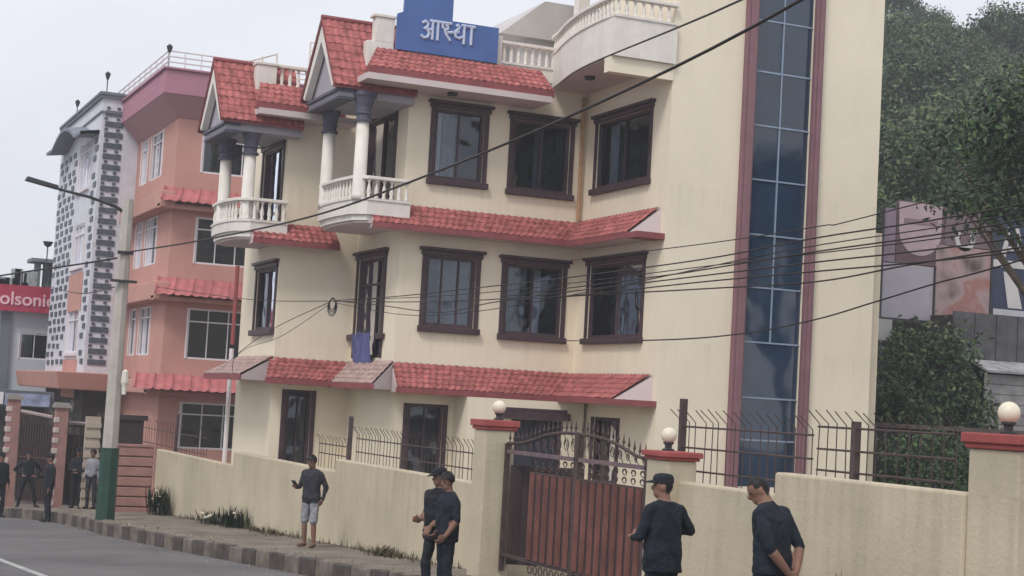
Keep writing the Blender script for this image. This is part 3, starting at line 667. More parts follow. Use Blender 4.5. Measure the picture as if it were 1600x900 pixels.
# ------------------------------------------------------------------ PINK HOUSE
PX, PY = 11.2, 55.0
PH = thing('pink_house','four storey salmon pink house with red corrugated awnings and mauve parapet','house',(14,58,-4.6))
FH = [(12.08,14.15,7.2,8.72),(12.05,14.1,4.15,5.72),(11.98,14.05,.97,2.66),(11.95,14.12,-2.0,-.46)]
LH = [(57.25,59.3,7.25,8.9),(57.25,59.3,4.2,5.9),(57.3,59.3,1.05,2.75),(59.9,61.1,7.25,8.9),(59.9,61.1,4.2,5.9),(59.9,61.1,1.05,2.75)]
q = MB(TY(PY)); wall_holes(q,PX,19,-5,9.7,FH); q.build('wall', PINK, PH)
q = MB(TX(PX)); wall_holes(q,PY,64,-5,9.7,LH); q.build('wall', PINK, PH)
q = MB(); q.quad((19,PY,-5),(19,64,-5),(19,64,9.7),(19,PY,9.7)).quad((PX,64,-5),(19,64,-5),(19,64,9.7),(PX,64,9.7)); q.build('wall', PINK, PH)
q = MB(); q.box(PX+.6,PY+.6,-4.8,18.6,63.5,9.2); q.build('dark_room_box', DARKROOM, PH)
for h in FH: window(PH,TY(PY),*h,bars=2,fr=WHITEFR,trim=.05,lintel=False,sill=False,transom=h[2]+(h[3]-h[2])*.74,fw_=.06)
for h in LH: window(PH,TX(PX),*h,bars=3 if h[0]<59 else 1,fr=WHITEFR,trim=.05,lintel=False,sill=False,transom=h[2]+(h[3]-h[2])*.78,fw_=.06)
# flared cornice and parapet
def ring(o0,z0,o1,z1): return [(PX-o0,PY-o0,z0),(19.3,PY-o0,z0),(19.3,64.0,z0),(PX-o0,64.0,z0),(PX-o1,PY-o1,z1),(19.3,PY-o1,z1),(19.3,64.0,z1),(PX-o1,64.0,z1)]
RF = [(0,3,2,1),(4,5,6,7),(0,1,5,4),(1,2,6,5),(2,3,7,6),(3,0,4,7)]
q = MB(); q.add(ring(.02,8.95,.66,9.62),RF); q.build('cornice', mat('mauve_soffit',(.40,.24,.26),.9,.06,1), PH)
q = MB(); q.add(ring(.68,9.622,.66,10.42),RF); q.add(ring(.74,10.42,.74,10.5),RF); q.build('parapet', MAUVE, PH, bevel=.02)
rail = MB()
for z in (10.68,10.86,11.04): rail.tube([(PX-.6,63.9,z),(PX-.6,PY-.6,z),(18.5,PY-.6,z)],.03,6)
for i in range(14): rail.tube([(PX-.6+i*.55,PY-.6,10.45),(PX-.6+i*.55,PY-.6,11.06)],.022,5)
for i in range(10): rail.tube([(PX-.6,PY-.6+i,10.45),(PX-.6,PY-.6+i,11.06)],.022,5)
rail.build('roof_railing', WHITEFR, PH)
def awning(x0,x1,zt,ze,over,name='awning'):
    a = thing_part = MB(TY(PY)); n = int((x1-x0)/.30)*6; vs = []
    for i in range(n+1):
        u = x0+(x1-x0)*i/n; h = .018*math.cos(2*math.pi*i/6); vs += [(u,.02,zt+h),(u-.25,over,ze+h)]
    a.add(vs,[(2*i,2*i+2,2*i+3,2*i+1) for i in range(n)]); a.build('awning', REDMETAL, PH)
    k = 0; u = x0
    while u < x1-.3:      # raised ribs, one by one
        q = MB(TY(PY)); q.tube([(u,.03,zt+.03),(u-.25,over+.02,ze+.03)],.03,5); q.build('awning_rib', REDMETAL, PH); u += .60
awning(10.9,18.5,6.62,6.10,.75); awning(10.9,18.5,3.62,3.02,.8); awning(10.4,18.5,.42,-.08,1.1)
for z0,z1 in ((5.9,6.45),(2.85,3.45),(-.25,.2)):
    q = MB(TX(PX)); q.box(PY-.45,0,z0,63.9,.5,z1); q.build('floor_band', PINK, PH, bevel=.03)
    q = MB(TY(PY)); q.box(PX-.5,0,z0-.02,18.5,.42,z0+.12); q.build('floor_band', PINK, PH)
for (x,y,z,lab) in ((10.62,54.42,10.5,'small dark roof lamp on the corner of the pink house'),(9.92,62.1,10.75,'small dark roof lamp on the near corner of the tiled house'),(9.92,69.2,10.75,'small dark roof lamp on the far corner of the tiled house')):
    t = thing('roof_lamp',lab,'lamp',(x,y,z)); q = MB(); q.tube([(x,y,z-.1),(x,y,z+.5)],.02,6); q.build('lamp_post',DARKMETAL,t)
    q = MB(); q.lathe([(.03,z+.45),(.07,z+.55),(.10,z+.66),(.11,z+.68),(.03,z+.76)],x,y,10); q.build('lamp_head',DARKMETAL,t)
t = thing('television_antenna','thin television aerial on the roof behind the left gable','antenna',(9.95,41,6.6))
q = MB(); q.tube([(9.95,41,6.6),(9.95,41,8.14)],.014,6); q.build('mast',DARKMETAL,t); q = MB(); q.tube([(9.75,41.0,8.15),(10.15,41.0,8.10)],.02,6); q.build('boom',DARKMETAL,t)
# downpipe on the side of the house
t = MB(); t.tube([(9.68,39.35,3.0),(9.68,39.35,1.1)],.05,8); o = t.build('red_pipe',mat('red_pipe',(.3,.08,.08),.6)); tag(o,'thin red pipe rising beside the left wing of the cream house','pipe')
t = MB(); t.tube([(9.66,39.3,1.0),(9.64,39.2,-2.0)],.055,8); o = t.build('white_pipe',WHITEFR); tag(o,'white pipe standing below the red pipe, before the pink house','pipe')

# ------------------------------------------------------------------ BLACK AND WHITE TILED HOUSE
BH = thing('tiled_house','narrow tall house faced with black and pale grey bricks','house',(11,66,-5))
q = MB(); BL = [(63.9,66.6,7.4,9.3),(63.9,66.6,4.4,6.05),(63.9,66.6,1.1,2.75)]
w_ = MB(TX(9.8)); wall_holes(w_,62,72,.3,10.75,BL); w_.build('wall', PALEBR, BH)
w_ = MB(TY(62)); w_.quad((9.8,0,.3),(11.25,0,.3),(11.25,0,10.75),(9.8,0,10.75)); w_.build('wall', PALEBR, BH)
q = MB(); q.box(10.4,62.6,-4.5,13,71.8,10.3); q.build('dark_room_box', DARKROOM, BH)
q = MB(); q.box(9.7,61.9,10.5,11.25,72.1,10.62).box(9.66,61.86,10.62,11.25,72.1,10.72).box(9.75,61.95,9.95,11.2,72.05,10.02); q.build('cornice', mat('slate_cornice',(.16,.17,.2),.8), BH)
for b in BL: window(BH,TX(9.8),*b,bars=2,fr=WHITEFR,trim=.08,lintel=False,sill=True,transom=b[3]-.4,gl=GLASS)
for b in BL[1:]: q = MB(TX(9.8)); q.box(63.6,.003,b[2]-1.7,66.9,.03,b[2]-.25); q.build('pink_panel', PINK, BH)
# curved canopy
q = MB(TX(9.8)); n = 12; vs = []
for i in range(n+1):
    u = 62.3+9.0*i/n; z = 9.35+.55*math.sin(math.pi*min(1,max(0,(i-2)/8)))+(.02*i); vs += [(u,0,z),(u,.7,z-.12),(u,.7,z-.24),(u,0,z-.14)]
q.add(vs,[(4*i+k,4*i+4+k,4*i+4+(k+1)%4,4*i+(k+1)%4) for i in range(n) for k in range(4)]); q.build('canopy', mat('slate_canopy',(.2,.22,.27),.8), BH)
# bricks as pieces
def brick_mesh(dx,dy,dz):
    q = MB(); q.box(-dx/2,-dy/2,-dz/2,dx/2,dy/2,dz/2); me = bpy.data.meshes.new('brick'); me.from_pydata(q.v,[],q.f); me.materials.append(BLACKBR); return me
BA, BB, BC = brick_mesh(.66,.04,.20), brick_mesh(.04,.60,.19), brick_mesh(.12,.05,.09)
def put(me,x,y,z):
    o = bpy.data.objects.new('brick',me); COL.objects.link(o); o.parent = BH; o.location = (x-11,y-66,z+5)
z = .75
while z < 10:
    put(BA,10.25,61.985,z); put(BC,9.95+random.uniform(0,.1),61.985,z+.2); put(BC,10.4,61.985,z+.2); z += .40
z = .75; k = 0
while z < 9.2:
    s_ = .35*(k%2)
    
    for yy in (62.55,67.5,68.7,69.9,71.1):
        if random.random() > .06: put(BB,9.785,yy+s_+random.uniform(-.08,.08),z+random.uniform(-.02,.02))
    z += .33; k += 1
# projecting pink slab above the shops
q = MB(); q.add([(8.75,60.6,-.28),(11.3,60.6,-.28),(11.3,72,-.28),(8.75,72,-.28),(8.6,60.4,.35),(11.3,60.4,.35),(11.3,72,.35),(8.6,72,.35)],RF); q.build('floor_slab', PINK, BH, bevel=.04)
q = MB(); q.box(9.9,62.2,-5,11.3,72,-.28); q.build('shop_front', mat('dark_shop_front',(.06,.05,.05),.8,.5,1.2), BH)
q = MB()
for i in range(22):
    y = random.uniform(62.3,70); z = random.uniform(-3.6,-.7); q.box(9.78,y,z,9.92,y+random.uniform(.3,.9),z+random.uniform(.2,.5))
q.build('shop_goods', mat('mixed_goods',(.20,.18,.17),.8,.9,2.5), BH, kind='stuff')

# ------------------------------------------------------------------ FAR SHOP WITH RED SIGNBOARD
FS = thing('far_shop','pale grey shop building under the crimson signboard at far left','shop',(8,75,-5))
q = MB(TY(74)); wall_holes(q,2,10.6,-.6,2.9,[(8.95,10.15,.85,1.98)]); q.build('wall', GREYWALL, FS)
window(FS,TY(74),8.95,10.15,.85,1.98,bars=1,fr=WHITEFR,trim=.05,lintel=False,sill=False)
q = MB(); q.box(2,74.6,-5,10.5,80,3.9); q.build('dark_room_box', DARKROOM, FS)
q = MB(TY(74)); q.box(8.1,0,-.7,8.5,.18,2.8); q.build('column', mat('slate_column',(.16,.18,.2),.8), FS)
q = MB(); q.box(2,73.4,-.95,10.7,74.3,-.6); q.build('canopy_slab', mat('slate_canopy2',(.12,.13,.15),.8), FS)
q = MB(TY(74)); q.box(2,-.2,-5,10.6,-.05,-.95); q.build('shop_front', MATS['dark_shop_front'], FS)
RS = thing('red_signboard','crimson signboard with pale pink letters at far left','sign',(8,73.6,2.8))
q = MB(TY(73.8)); q.box(2,0,2.86,10.38,.25,3.98); q.build('signboard', REDSIGN, RS)
def text_mesh(txt, size, name, m, parent, loc, ext=.02, rot=(R(90),0,0), sx=1):
    cu = bpy.data.curves.new(name,'FONT'); cu.body = txt; cu.size = size; cu.extrude = ext; cu.offset = .012
    o = bpy.data.objects.new(name,cu); COL.objects.link(o); dg = bpy.context.evaluated_depsgraph_get(); dg.update()
    me = bpy.data.meshes.new_from_object(o.evaluated_get(dg)); bpy.data.objects.remove(o); me.materials.clear(); me.materials.append(m)
    me.transform(Matrix.Translation(loc)@Matrix.Rotation(rot[0],4,'X')@Matrix.Diagonal((sx,1,1,1)))
    return link(name,me,parent)
text_mesh('olsonic',.78,'lettering',SIGNPINK,RS,(7.92,73.53,3.14),sx=1.02)
# stuff above the sign: roof tank, bits
WT = thing('roof_hut','small grey concrete roof hut behind the red signboard','hut',(10,75,3.9))
q = MB(TY(76)); q.box(9.7,-1.2,3.9,9.85,0,5.2).box(10.35,-1.2,3.9,10.55,0,5.2).box(10.0,-.6,3.9,10.3,-.3,5.2); q.build('pillar', mat('weathered_concrete',(.17,.2,.21),.9,.3,2), WT)
q = MB(TY(76)); q.box(9.4,-1.4,5.2,10.75,.2,5.36); q.build('slab', MATS['weathered_concrete'], WT)
pw = MB()
for i in range(26):
    x = random.uniform(3,9.6); z = 4.0; pw.box(x,74.6,z,x+random.uniform(.15,.6),75.4,z+random.uniform(.15,.75))
o = pw.build('roof_clutter', mat('roof_clutter',(.36,.39,.40),.9,.5,2), kind='stuff'); o['label'] = 'jumble of pale rooftop odds and ends above the red signboard'; o['category'] = 'clutter'
q = MB(); q.lathe([(.02,5.7),(.15,5.78),(.22,5.95)],9.75,73.6,12); q.tube([(9.75,73.6,3.9),(9.75,73.6,5.75)],.025,6); o = q.build('satellite_dish', DARKMETAL); tag(o,'small dark satellite dish on the far roofs','satellite dish')
# awning signs under the far shop
SA = thing('shop_fascia_sign','narrow white and blue sign strip over the far shop entrance','sign',(7.5,62,-1))
q = MB(); q.box(5.0,60.9,-.92,6.95,61.0,-.50); q.build('white_sign', mat('white_sign',(.7,.7,.75),.6,.2,3), SA)
q = MB(); q.box(7.0,60.9,-.95,8.55,61.0,-.52); q.build('blue_sign', mat('blue_grey_sign',(.27,.32,.48),.6,.35,3), SA)
q = MB(); q.box(5.0,61.02,-1.0,8.7,61.9,-.42); q.build('sign_box', MATS['slate_canopy2'], SA)

# ------------------------------------------------------------------ pink gate posts, iron gates, banded wall
def banded_pillar(label,x0,x1,y0,y1,z0,z1):
    t = thing('banded_pillar',label,'pillar',((x0+x1)/2,y0,z0),'pink pillars of the far gates')
    q = MB(); q.box(x0,y0,z0,x1,y1,z1); q.build('shaft', PINKBAND, t)
    q = MB(); q.box(x0-.06,y0-.06,z1,x1+.06,y1+.06,z1+.09).box(x0-.02,y0-.02,z1+.09,x1+.02,y1+.02,z1+.15); q.build('cap', mat('grey_cap',(.3,.27,.26),.9), t)
    z = z0+.2
    while z < z1-.2:
        q = MB(); q.box(x0-.03,y0-.02,z,x0+.11,y1+.02,z+.15); q.build('quoin', mat('pale_quoin',(.5,.42,.40),.9), t, bevel=.015); z += .30
banded_pillar('pink gate pillar with pale quoins nearest the lamp post',7.2,7.55,49.8,50.2,g(50)-.1,-.78)
banded_pillar('pink gate pillar with pale quoins at the far left, behind the standing man',5.98,6.32,50.9,51.3,g(51)-.1,-.62)
banded_pillar('pink gate pillar at the left edge of the picture',5.2,5.6,51.6,52,g(52)-.1,-.5)
def iron_gate(label,xa,ya,xb,yb,z0,z1):
    t = thing('iron_gate',label,'gate',((xa+xb)/2,(ya+yb)/2,z0)); n = 12
    for i in range(n+1):
        x = xa+(xb-xa)*i/n; y = ya+(yb-ya)*i/n; q = MB(); q.tube([(x,y,z0),(x,y,z1)],.02,5); q.build('bar', BROWNIRON, t)
    for z in (z0+.05,(z0+z1)/2,z1-.1):
        q = MB(); q.tube([(xa,ya,z),(xb,yb,z)],.03,5); q.build('rail', BROWNIRON, t)
    q = MB(); q.add([(xa,ya+.05,z0+.05),(xb,yb+.05,z0+.05),(xb,yb+.05,z1-.35),(xa,ya+.05,z1-.35),(xa,ya+.08,z0+.05),(xb,yb+.08,z0+.05),(xb,yb+.08,z1-.35),(xa,ya+.08,z1-.35)],RF); q.build('sheet', GATEDARK, t)
    q = MB(); q.tube([(xa,ya,z1),(xb,yb,z1-.12)],.055,6); q.build('top_rail', mat('grey_top_rail',(.34,.27,.27),.8), t)
iron_gate('dark iron gate between the two banded pink pillars',6.36,50.9,7.16,50.1,g(50)+.1,-.95)
iron_gate('dark iron gate left of the lamp post, behind the guard',7.62,50.2,9.9,51.0,g(50)+.1,-1.2)
BW = thing('banded_wall','low pink wall with dark horizontal grooves right of the lamp post','wall',(8.3,44.9,g(45)))
for i in range(7):
    z0 = g(44.8)-.1+i*.265; q = MB(); q.box(7.85,44.62,z0+.02,9.07,44.9,z0+.255); q.build('wall_band', PINKBAND, BW, bevel=.02)
q = MB(); q.box(7.9,44.66,g(44.8)-.3,9.05,44.86,-1.74); q.build('groove_core', PINKDARK, BW)
q = MB(); q.box(7.85,44.6,g(44.8)-.1+7*.265,9.07,44.92,g(44.8)-.1+7*.265+.06); q.build('coping', PINKBAND, BW)
q = MB(); q.box(8.2,48,-3.9,9.4,48.2,-1.0); q.box(8.12,47.95,-1.0,9.5,48.3,-.86); o = q.build('guard_booth', GATEDARK); tag(o,'dark booth behind the banded pink wall','booth')
q = MB(); q.box(7.75,47.8,-3.9,8.15,48.0,-.95)
for i in range(9): q.box(7.72,47.76,-3.5+i*.28,8.17,47.8,-3.36+i*.28)
o = q.build('louvred_post', mat('louvre_cream',(.42,.36,.3),.9)); tag(o,'pale louvred post beside the dark booth','post')

# ------------------------------------------------------------------ STREET LAMP
LP = thing('street_lamp','concrete lamp post painted dark green at its foot, with curved lamp arm','street lamp',(6.88,39,g(39)))
def octo(x,y,z0,r0,z1,r1):
    q = MB(); q.lathe([(r0,z0),(r1,z1)],x,y,8); return q
octo(6.9,39,-1.47,.18,4.3,.135).build('pole', CONC, LP)
octo(6.9,39,g(39)-.15,.22,-1.471,.215).build('painted_base', GREENP, LP)
q = MB(); q.tube([(6.9,39,3.95),(6.6,39,4.12),(6.0,39,4.27),(5.3,39,4.38)],[.045,.04,.035,.03],8); q.build('lamp_arm', DARKMETAL, LP)
q = MB(); q.add([(5.3,38.9,4.36),(5.3,39.1,4.36),(4.55,38.88,4.50),(4.55,39.12,4.50),(5.3,38.92,4.46),(5.3,39.08,4.46),(4.6,38.92,4.60),(4.6,39.08,4.60)],[(0,1,3,2),(4,6,7,5),(0,4,5,1),(2,3,7,6),(0,2,6,4),(1,5,7,3)]); q.build('lamp_head', DARKMETAL, LP, bevel=.02)
for bx_ in ((6.72,38.8,3.0,7.08,38.86,3.08),(6.6,38.78,2.35,7.2,38.86,2.41)): q = MB(); q.box(*bx_); q.build('crossarm', DARKMETAL, LP)
q = MB(); q.lathe([(.05,.02),(.06,.2),(.09,.3),(.07,.55),(.02,.6)],7.08,38.75,8); q.v = [(x,y,z-.25) for x,y,z in q.v]; q.build('insulator', mat('white_porcelain',(.7,.66,.6),.4), LP)

# ------------------------------------------------------------------ CABLES
def cable(label, pts, r):
    P = [Vector(p) for p in pts]; out = []
    for i in range(len(P)-1):
        p0 = P[max(i-1,0)]; p1 = P[i]; p2 = P[i+1]; p3 = P[min(i+2,len(P)-1)]
        for k in range(6):
            t = k/6; out.append(.5*((2*p1)+(p2-p0)*t+(2*p0-5*p1+4*p2-p3)*t*t+(3*p1-p0-3*p2+p3)*t**3))
    out.append(P[-1]); q = MB(); q.tube(out,r,6); o = q.build('overhead_cable', CABLE, smooth=True); tag(o,label,'cable','cables strung along the street'); return o
cable('thick black cable sweeping from the lamp post up past the stair tower',[(6.9,38.85,3.05),(7.6,34.5,3.08),(8,27.8,3.06),(8,22.6,3.15),(8,17.06,3.38),(8,12.44,3.76),(8,7,4.6),(8,2,5.5)],.017)
cable('thin cable rising from the top roof corner to the upper right',[(14.45,32.15,6.80),(12.4,27.0,5.93),(10.6,22.2,5.17),(8,13.49,3.97),(7,10,3.7)],.012)
W = {'topmost of the bunched cables crossing the first floor windows':[(8,25.99,1.55),(8,22.86,1.50),(8,19.04,1.49),(8,17.17,1.49),(8,13.98,1.52),(8,12.12,1.59),(8,9.44,1.65),(8,5,1.9)],
 'level cable running from the left wing across the first floor windows':[(7.3,37,2.2),(8,31.4,1.77),(8,25.98,1.54),(8,22.03,1.39),(8,19.02,1.32),(8,16.81,1.33),(8,13.97,1.36),(8,12.11,1.38),(8,9.43,1.41),(8,5,1.6)],
 'sagging cable dipping under the second first floor window':[(8,25.99,1.55),(8,23.41,1.38),(8,22.01,1.27),(8,20.76,1.21),(8,19.02,1.29),(8,16.81,1.28),(8,13.96,1.30),(8,12.1,1.3),(8,9.42,1.31),(8,5,1.45)],
 'cable that rises from the bunch towards the billboard':[(8.03,19.02,1.31),(8.03,13.95,1.235),(8.03,12.09,1.215),(8.03,10.76,1.29),(8.03,9.42,1.345),(8.03,5,1.5)],
 'lowest cable curving up past the foot of the glazed tower to the billboard':[(12.5,27.4,1.22),(8,15.15,.75),(8,13.32,.78),(8,12.07,.88),(8,11.16,1.01),(8,10.35,1.13),(8,9.42,1.25),(8,5,1.9)],
 'cable just above the lowest, crossing the tower glazing':[(8.02,19.0,1.35),(8.02,15,1.40),(8.02,13.9,1.425),(8.02,12.1,1.475),(8.02,9.4,1.54),(8.02,5,1.8)],
 'cable dropping left from the bunch to the low grey roof':[(8,26.16,1.53),(8,29.4,1.18),(8,32.1,.70),(8.95,36.2,.42)],
 'second thin cable dropping left from the bunch':[(8,26.15,1.50),(8,28.94,1.02),(8,31.39,.82),(8.9,37,.5)],
 'thin slack cable looping under the bunch between the first floor windows':[(8.04,26,1.52),(8.04,22.5,1.22),(8.04,19.5,1.20),(8.04,16,1.34),(8.04,12.5,1.52),(8.04,9.4,1.60),(8.04,5,1.9)],
 'thin cable just below the top of the bunch':[(8.06,26,1.56),(8.06,20,1.43),(8.06,14,1.46),(8.06,9.4,1.50),(8.06,5,1.7)],
 'thin cable crossing the cream tower just under the billboard top':[(8.05,17.1,1.7),(8.05,14,1.68),(8.05,12.1,1.70),(8.05,11.2,1.74),(8.05,5,2.2)]}
for k,p in W.items(): cable(k,p,.005 if 'thin' in k else .0068)
cable('cable slanting down left from the lamp post over the tiled house',[(6.9,38.9,2.95),(5.6,42.5,2.75),(2.5,52,2.45),(-4,70,2.6)],.022)
cable('thin cable between the lamp post and the far red signboard',[(6.9,38.9,2.3),(7.6,50,2.6),(9.6,73.5,4.1)],.014)
q = MB()
for k in range(4):
    q.tube([(8,25.99+.16*math.cos(j*.7+k)*(1+.2*k),1.5+.10*math.sin(j*.7+k)*(1+.15*k)-.02*k) for j in range(10)],.008,5)
o = q.build('cable_coil', CABLE); tag(o,'tangled coil of spare cable hanging where the cables bunch','cable')
# ------------------------------------------------------------------ hill, trees, shrubs
def hz(X,Y):
    t = max(0,min(1,(X-.655*Y)/3.5)); t = t*t*(3-2*t)
    base = max(0,min(Y,92)-36)*.50
    return g(min(Y,60))-.3-(.0)+t*(base+1.2)
q = MB(); nx, ny = 36, 36
P = [[(22+i*(120/nx)+max(0,(-.0)),38.5+j*2.4,0) for j in range(ny+1)] for i in range(nx+1)]
vs = []; 
for i in range(nx+1):
    for j in range(ny+1):
        x,y,_ = P[i][j]; h = hz(x,y)
        if x-.70*y > 2 and y < 90: h += .5*math.sin(x*.5+j)+.4*math.cos(y*.7+i*1.3)
        vs.append((x,y,h))
q.add(vs,[(i*(ny+1)+j,(i+1)*(ny+1)+j,(i+1)*(ny+1)+j+1,i*(ny+1)+j+1) for i in range(nx) for j in range(ny)])
q.build('hill', HILLG, kind='structure', smooth=True)
# distant pale ridge at the far left
q = MB(); vs = []
for i in range(41):
    x = -120+i*9; h = 16+5*math.sin(i*.55)+3*math.sin(i*1.3+1); vs += [(x,420,-9),(x,420,h),(x+6,520,-9)]
q.add(vs,[(3*i,3*i+3,3*i+4,3*i+1) for i in range(40)]+[(3*i+1,3*i+4,3*i+5,3*i+2) for i in range(40)]); q.build('distant_hill', FARHILL, kind='structure')

def leaf_mesh(name, blobs, n, size, mats, seed, aspect=.5, droop=.3):
    rng = np.random.default_rng(seed); vs = []; fs = []; mi = []
    wts = np.array([b[3]*b[4]*b[5] for b in blobs]); wts = wts/wts.sum()
    for (bx,by,bz,rx,ry,rz),wt in zip(blobs,wts):
        k = int(n*wt); ncl = max(8,k//14)
        d = rng.normal(size=(ncl,3)); d /= np.linalg.norm(d,axis=1)[:,None]; rad = rng.uniform(.35,1.05,size=(ncl,1))**.6
        cl = np.array([bx,by,bz])+d*rad*np.array([rx,ry,rz])
        for c in cl:
            cm = rng.integers(0,len(mats))
            for _ in range(14):
                p = c+rng.normal(size=3)*size*1.2
                a = rng.normal(size=3); a[2] -= droop; a /= np.linalg.norm(a)
                b = np.cross(a,rng.normal(size=3)); b /= np.linalg.norm(b)+1e-9
                s_ = size*rng.uniform(.6,1.3); w_ = s_*aspect; i0 = len(vs)
                nn = np.cross(a,b)*s_*.12
                vs += [tuple(p),tuple(p+a*s_*.5+b*w_*.5+nn),tuple(p+a*s_),tuple(p+a*s_*.5-b*w_*.5+nn)]
                fs.append((i0,i0+1,i0+2,i0+3)); mi.append(cm if rng.random() > .08 else rng.integers(0,len(mats)))
    me = bpy.data.meshes.new(name); me.from_pydata(vs,[],fs)
    for m in mats: me.materials.append(m)
    me.polygons.foreach_set('material_index',np.array(mi,dtype=np.int32)); return me
def trunk_mesh(name, h, r, limbs, seed):
    rnd = random.Random(seed); q = MB()
    q.tube([(0,0,-.6),(rnd.uniform(-.1,.1),0,h*.3),(rnd.uniform(-.2,.2),rnd.uniform(-.2,.2),h*.6),(0,0,h)],[r*1.3,r,r*.7,r*.25],8)
    for (x,y,z) in limbs:
        z0 = z*.55; q.tube([(0,0,z0),(x*.45,y*.45,z0+(z-z0)*.45),(x,y,z)],[r*.5,r*.3,r*.08],6)
    me = bpy.data.meshes.new(name); me.from_pydata(q.v,[],q.f); me.materials.append(BARK); me.shade_smooth(); return me
def tree(name, label, loc, trunk, crown, scale=1, rot=0, group=None):
    t = thing(name,label,'tree' if 'tree' in name else 'shrub',loc,group); t.rotation_euler = (0,0,rot); t.scale = (scale,)*3
    for n_,m_ in (('trunk',trunk),('crown',crown)):
        o = bpy.data.objects.new(n_,m_); COL.objects.link(o); o.parent = t
    return t
protos = []
for s_ in range(4):
    rnd = random.Random(s_+20); bl = []
    for _ in range(9): bl.append((rnd.uniform(-1.7,1.7),rnd.uniform(-1.7,1.7),rnd.uniform(1.6,5.4),rnd.uniform(.7,1.3),rnd.uniform(.7,1.3),rnd.uniform(.6,1.1)))
    protos.append((trunk_mesh('trunk',4.6,.16,[(b[0],b[1],b[2]) for b in bl],s_),leaf_mesh('crown',bl,7000,.24,[[LEAFA,LEAFC,LEAFB],[LEAFB,LEAFA,LEAFB],[LEAFA,LEAFB,LEAFC],[LEAFC,LEAFA,LEAFA]][s_],s_)))
HT = [(35.5,45.5,1.0),(38.8,48,1.05),(36.5,49,1.0),(41.5,47.5,1.1),(39.5,52,1.1),(43.5,53,1.2),(42.2,57.5,1.15),(46,57,1.25),(49.5,58,1.3),(45.2,62,1.2),(49.5,64,1.2),(54,65,1.3),(49,68.5,1.15),(53.5,71,1.15),(58,72,1.2),(54,76,1.05),(59.5,78,1.05),(64,80,1.1),(59.5,83.5,.85),(65,87,.85),(69.5,89,.9),(34,42.5,.8),(37.5,42.5,.8)]
HT = []; rr_ = random.Random(11); yy_ = 43.5
while yy_ < 93:
    xx_ = .705*yy_+rr_.uniform(0,1.5)
    while xx_ < .90*yy_: HT.append((xx_,yy_+rr_.uniform(-1.2,1.2),rr_.uniform(.85,1.2)*(1 if yy_ < 80 else .75))); xx_ += rr_.uniform(2.8,4.2)
    yy_ += 4.4
def row_label(y):
    if y < 52: return 'leafy green tree low on the hillside just behind the billboards'
    if y < 66: return 'leafy green tree on the lower slope above the billboards'
    if y < 82: return 'leafy green tree on the upper slope of the wooded hillside'
    return 'small tree on the skyline of the wooded hillside'
for i,(x,y,s_) in enumerate(HT):
    tr,cw = protos[i%4]; tree('hillside_tree',row_label(y),(x,y,hz(x,y)),tr,cw,s_,i*1.7,'trees massed on the hillside')
# conifers and scrub on the ridge
# near tree reaching in from the right
rnd = random.Random(5); bl = []
for _ in range(17): 
    a = rnd.uniform(0,6.28); bl.append((1.7*math.cos(a)*rnd.uniform(.3,1)-1.0,1.3*math.sin(a),rnd.uniform(6.9,8.6),rnd.uniform(.45,.8),rnd.uniform(.45,.8),rnd.uniform(.35,.6)))
bl += [(-3.2,-.1,6.75,.45,.5,.25),(-2.7,0,6.55,.5,.5,.25),(-3.1,.2,7.6,.5,.5,.35),(-2.2,0,8.6,.5,.5,.3),(-1.9,0,6.5,.5,.5,.25)]
tree('roadside_tree','dark glossy leaved tree hanging in at the right edge',(22.0,24.2,-2.5),trunk_mesh('trunk',8.2,.17,[b[:3] for b in bl],9),leaf_mesh('crown',bl,9000,.17,[LEAFB,LEAFB,LEAFA],9,.45,.5))
bl = [(0,0,.9,1.0,.8,.8),(1.1,.2,1.5,.9,.7,.8),(-1.0,.1,1.4,.8,.7,.7),(.3,0,2.3,.9,.7,.6),(1.8,0,.9,.7,.6,.7),(-.6,-.2,.5,.9,.6,.6),(1.2,-.2,2.5,.6,.5,.4)]
tree('leafy_bush','dense dark green bush right of the cream tower, below the billboard',(25.2,33.6,-.45),trunk_mesh('trunk',1.8,.1,[b[:3] for b in bl],3),leaf_mesh('crown',bl,7000,.17,[LEAFA,LEAFB,LEAFC],3))
bl = [(0,0,.6,.8,.6,.5),(1,0,.5,.7,.5,.5),(-.9,0,.5,.7,.5,.5)]
tree('leafy_bush','low shrub in front of the dark shed behind the right fence',(23.0,29.6,-2.4),trunk_mesh('trunk',1.2,.06,[b[:3] for b in bl],4),leaf_mesh('crown',[(a,b,c+.9,d,e,f*1.6) for a,b,c,d,e,f in bl],5000,.12,[LEAFB,LEAFA],4))
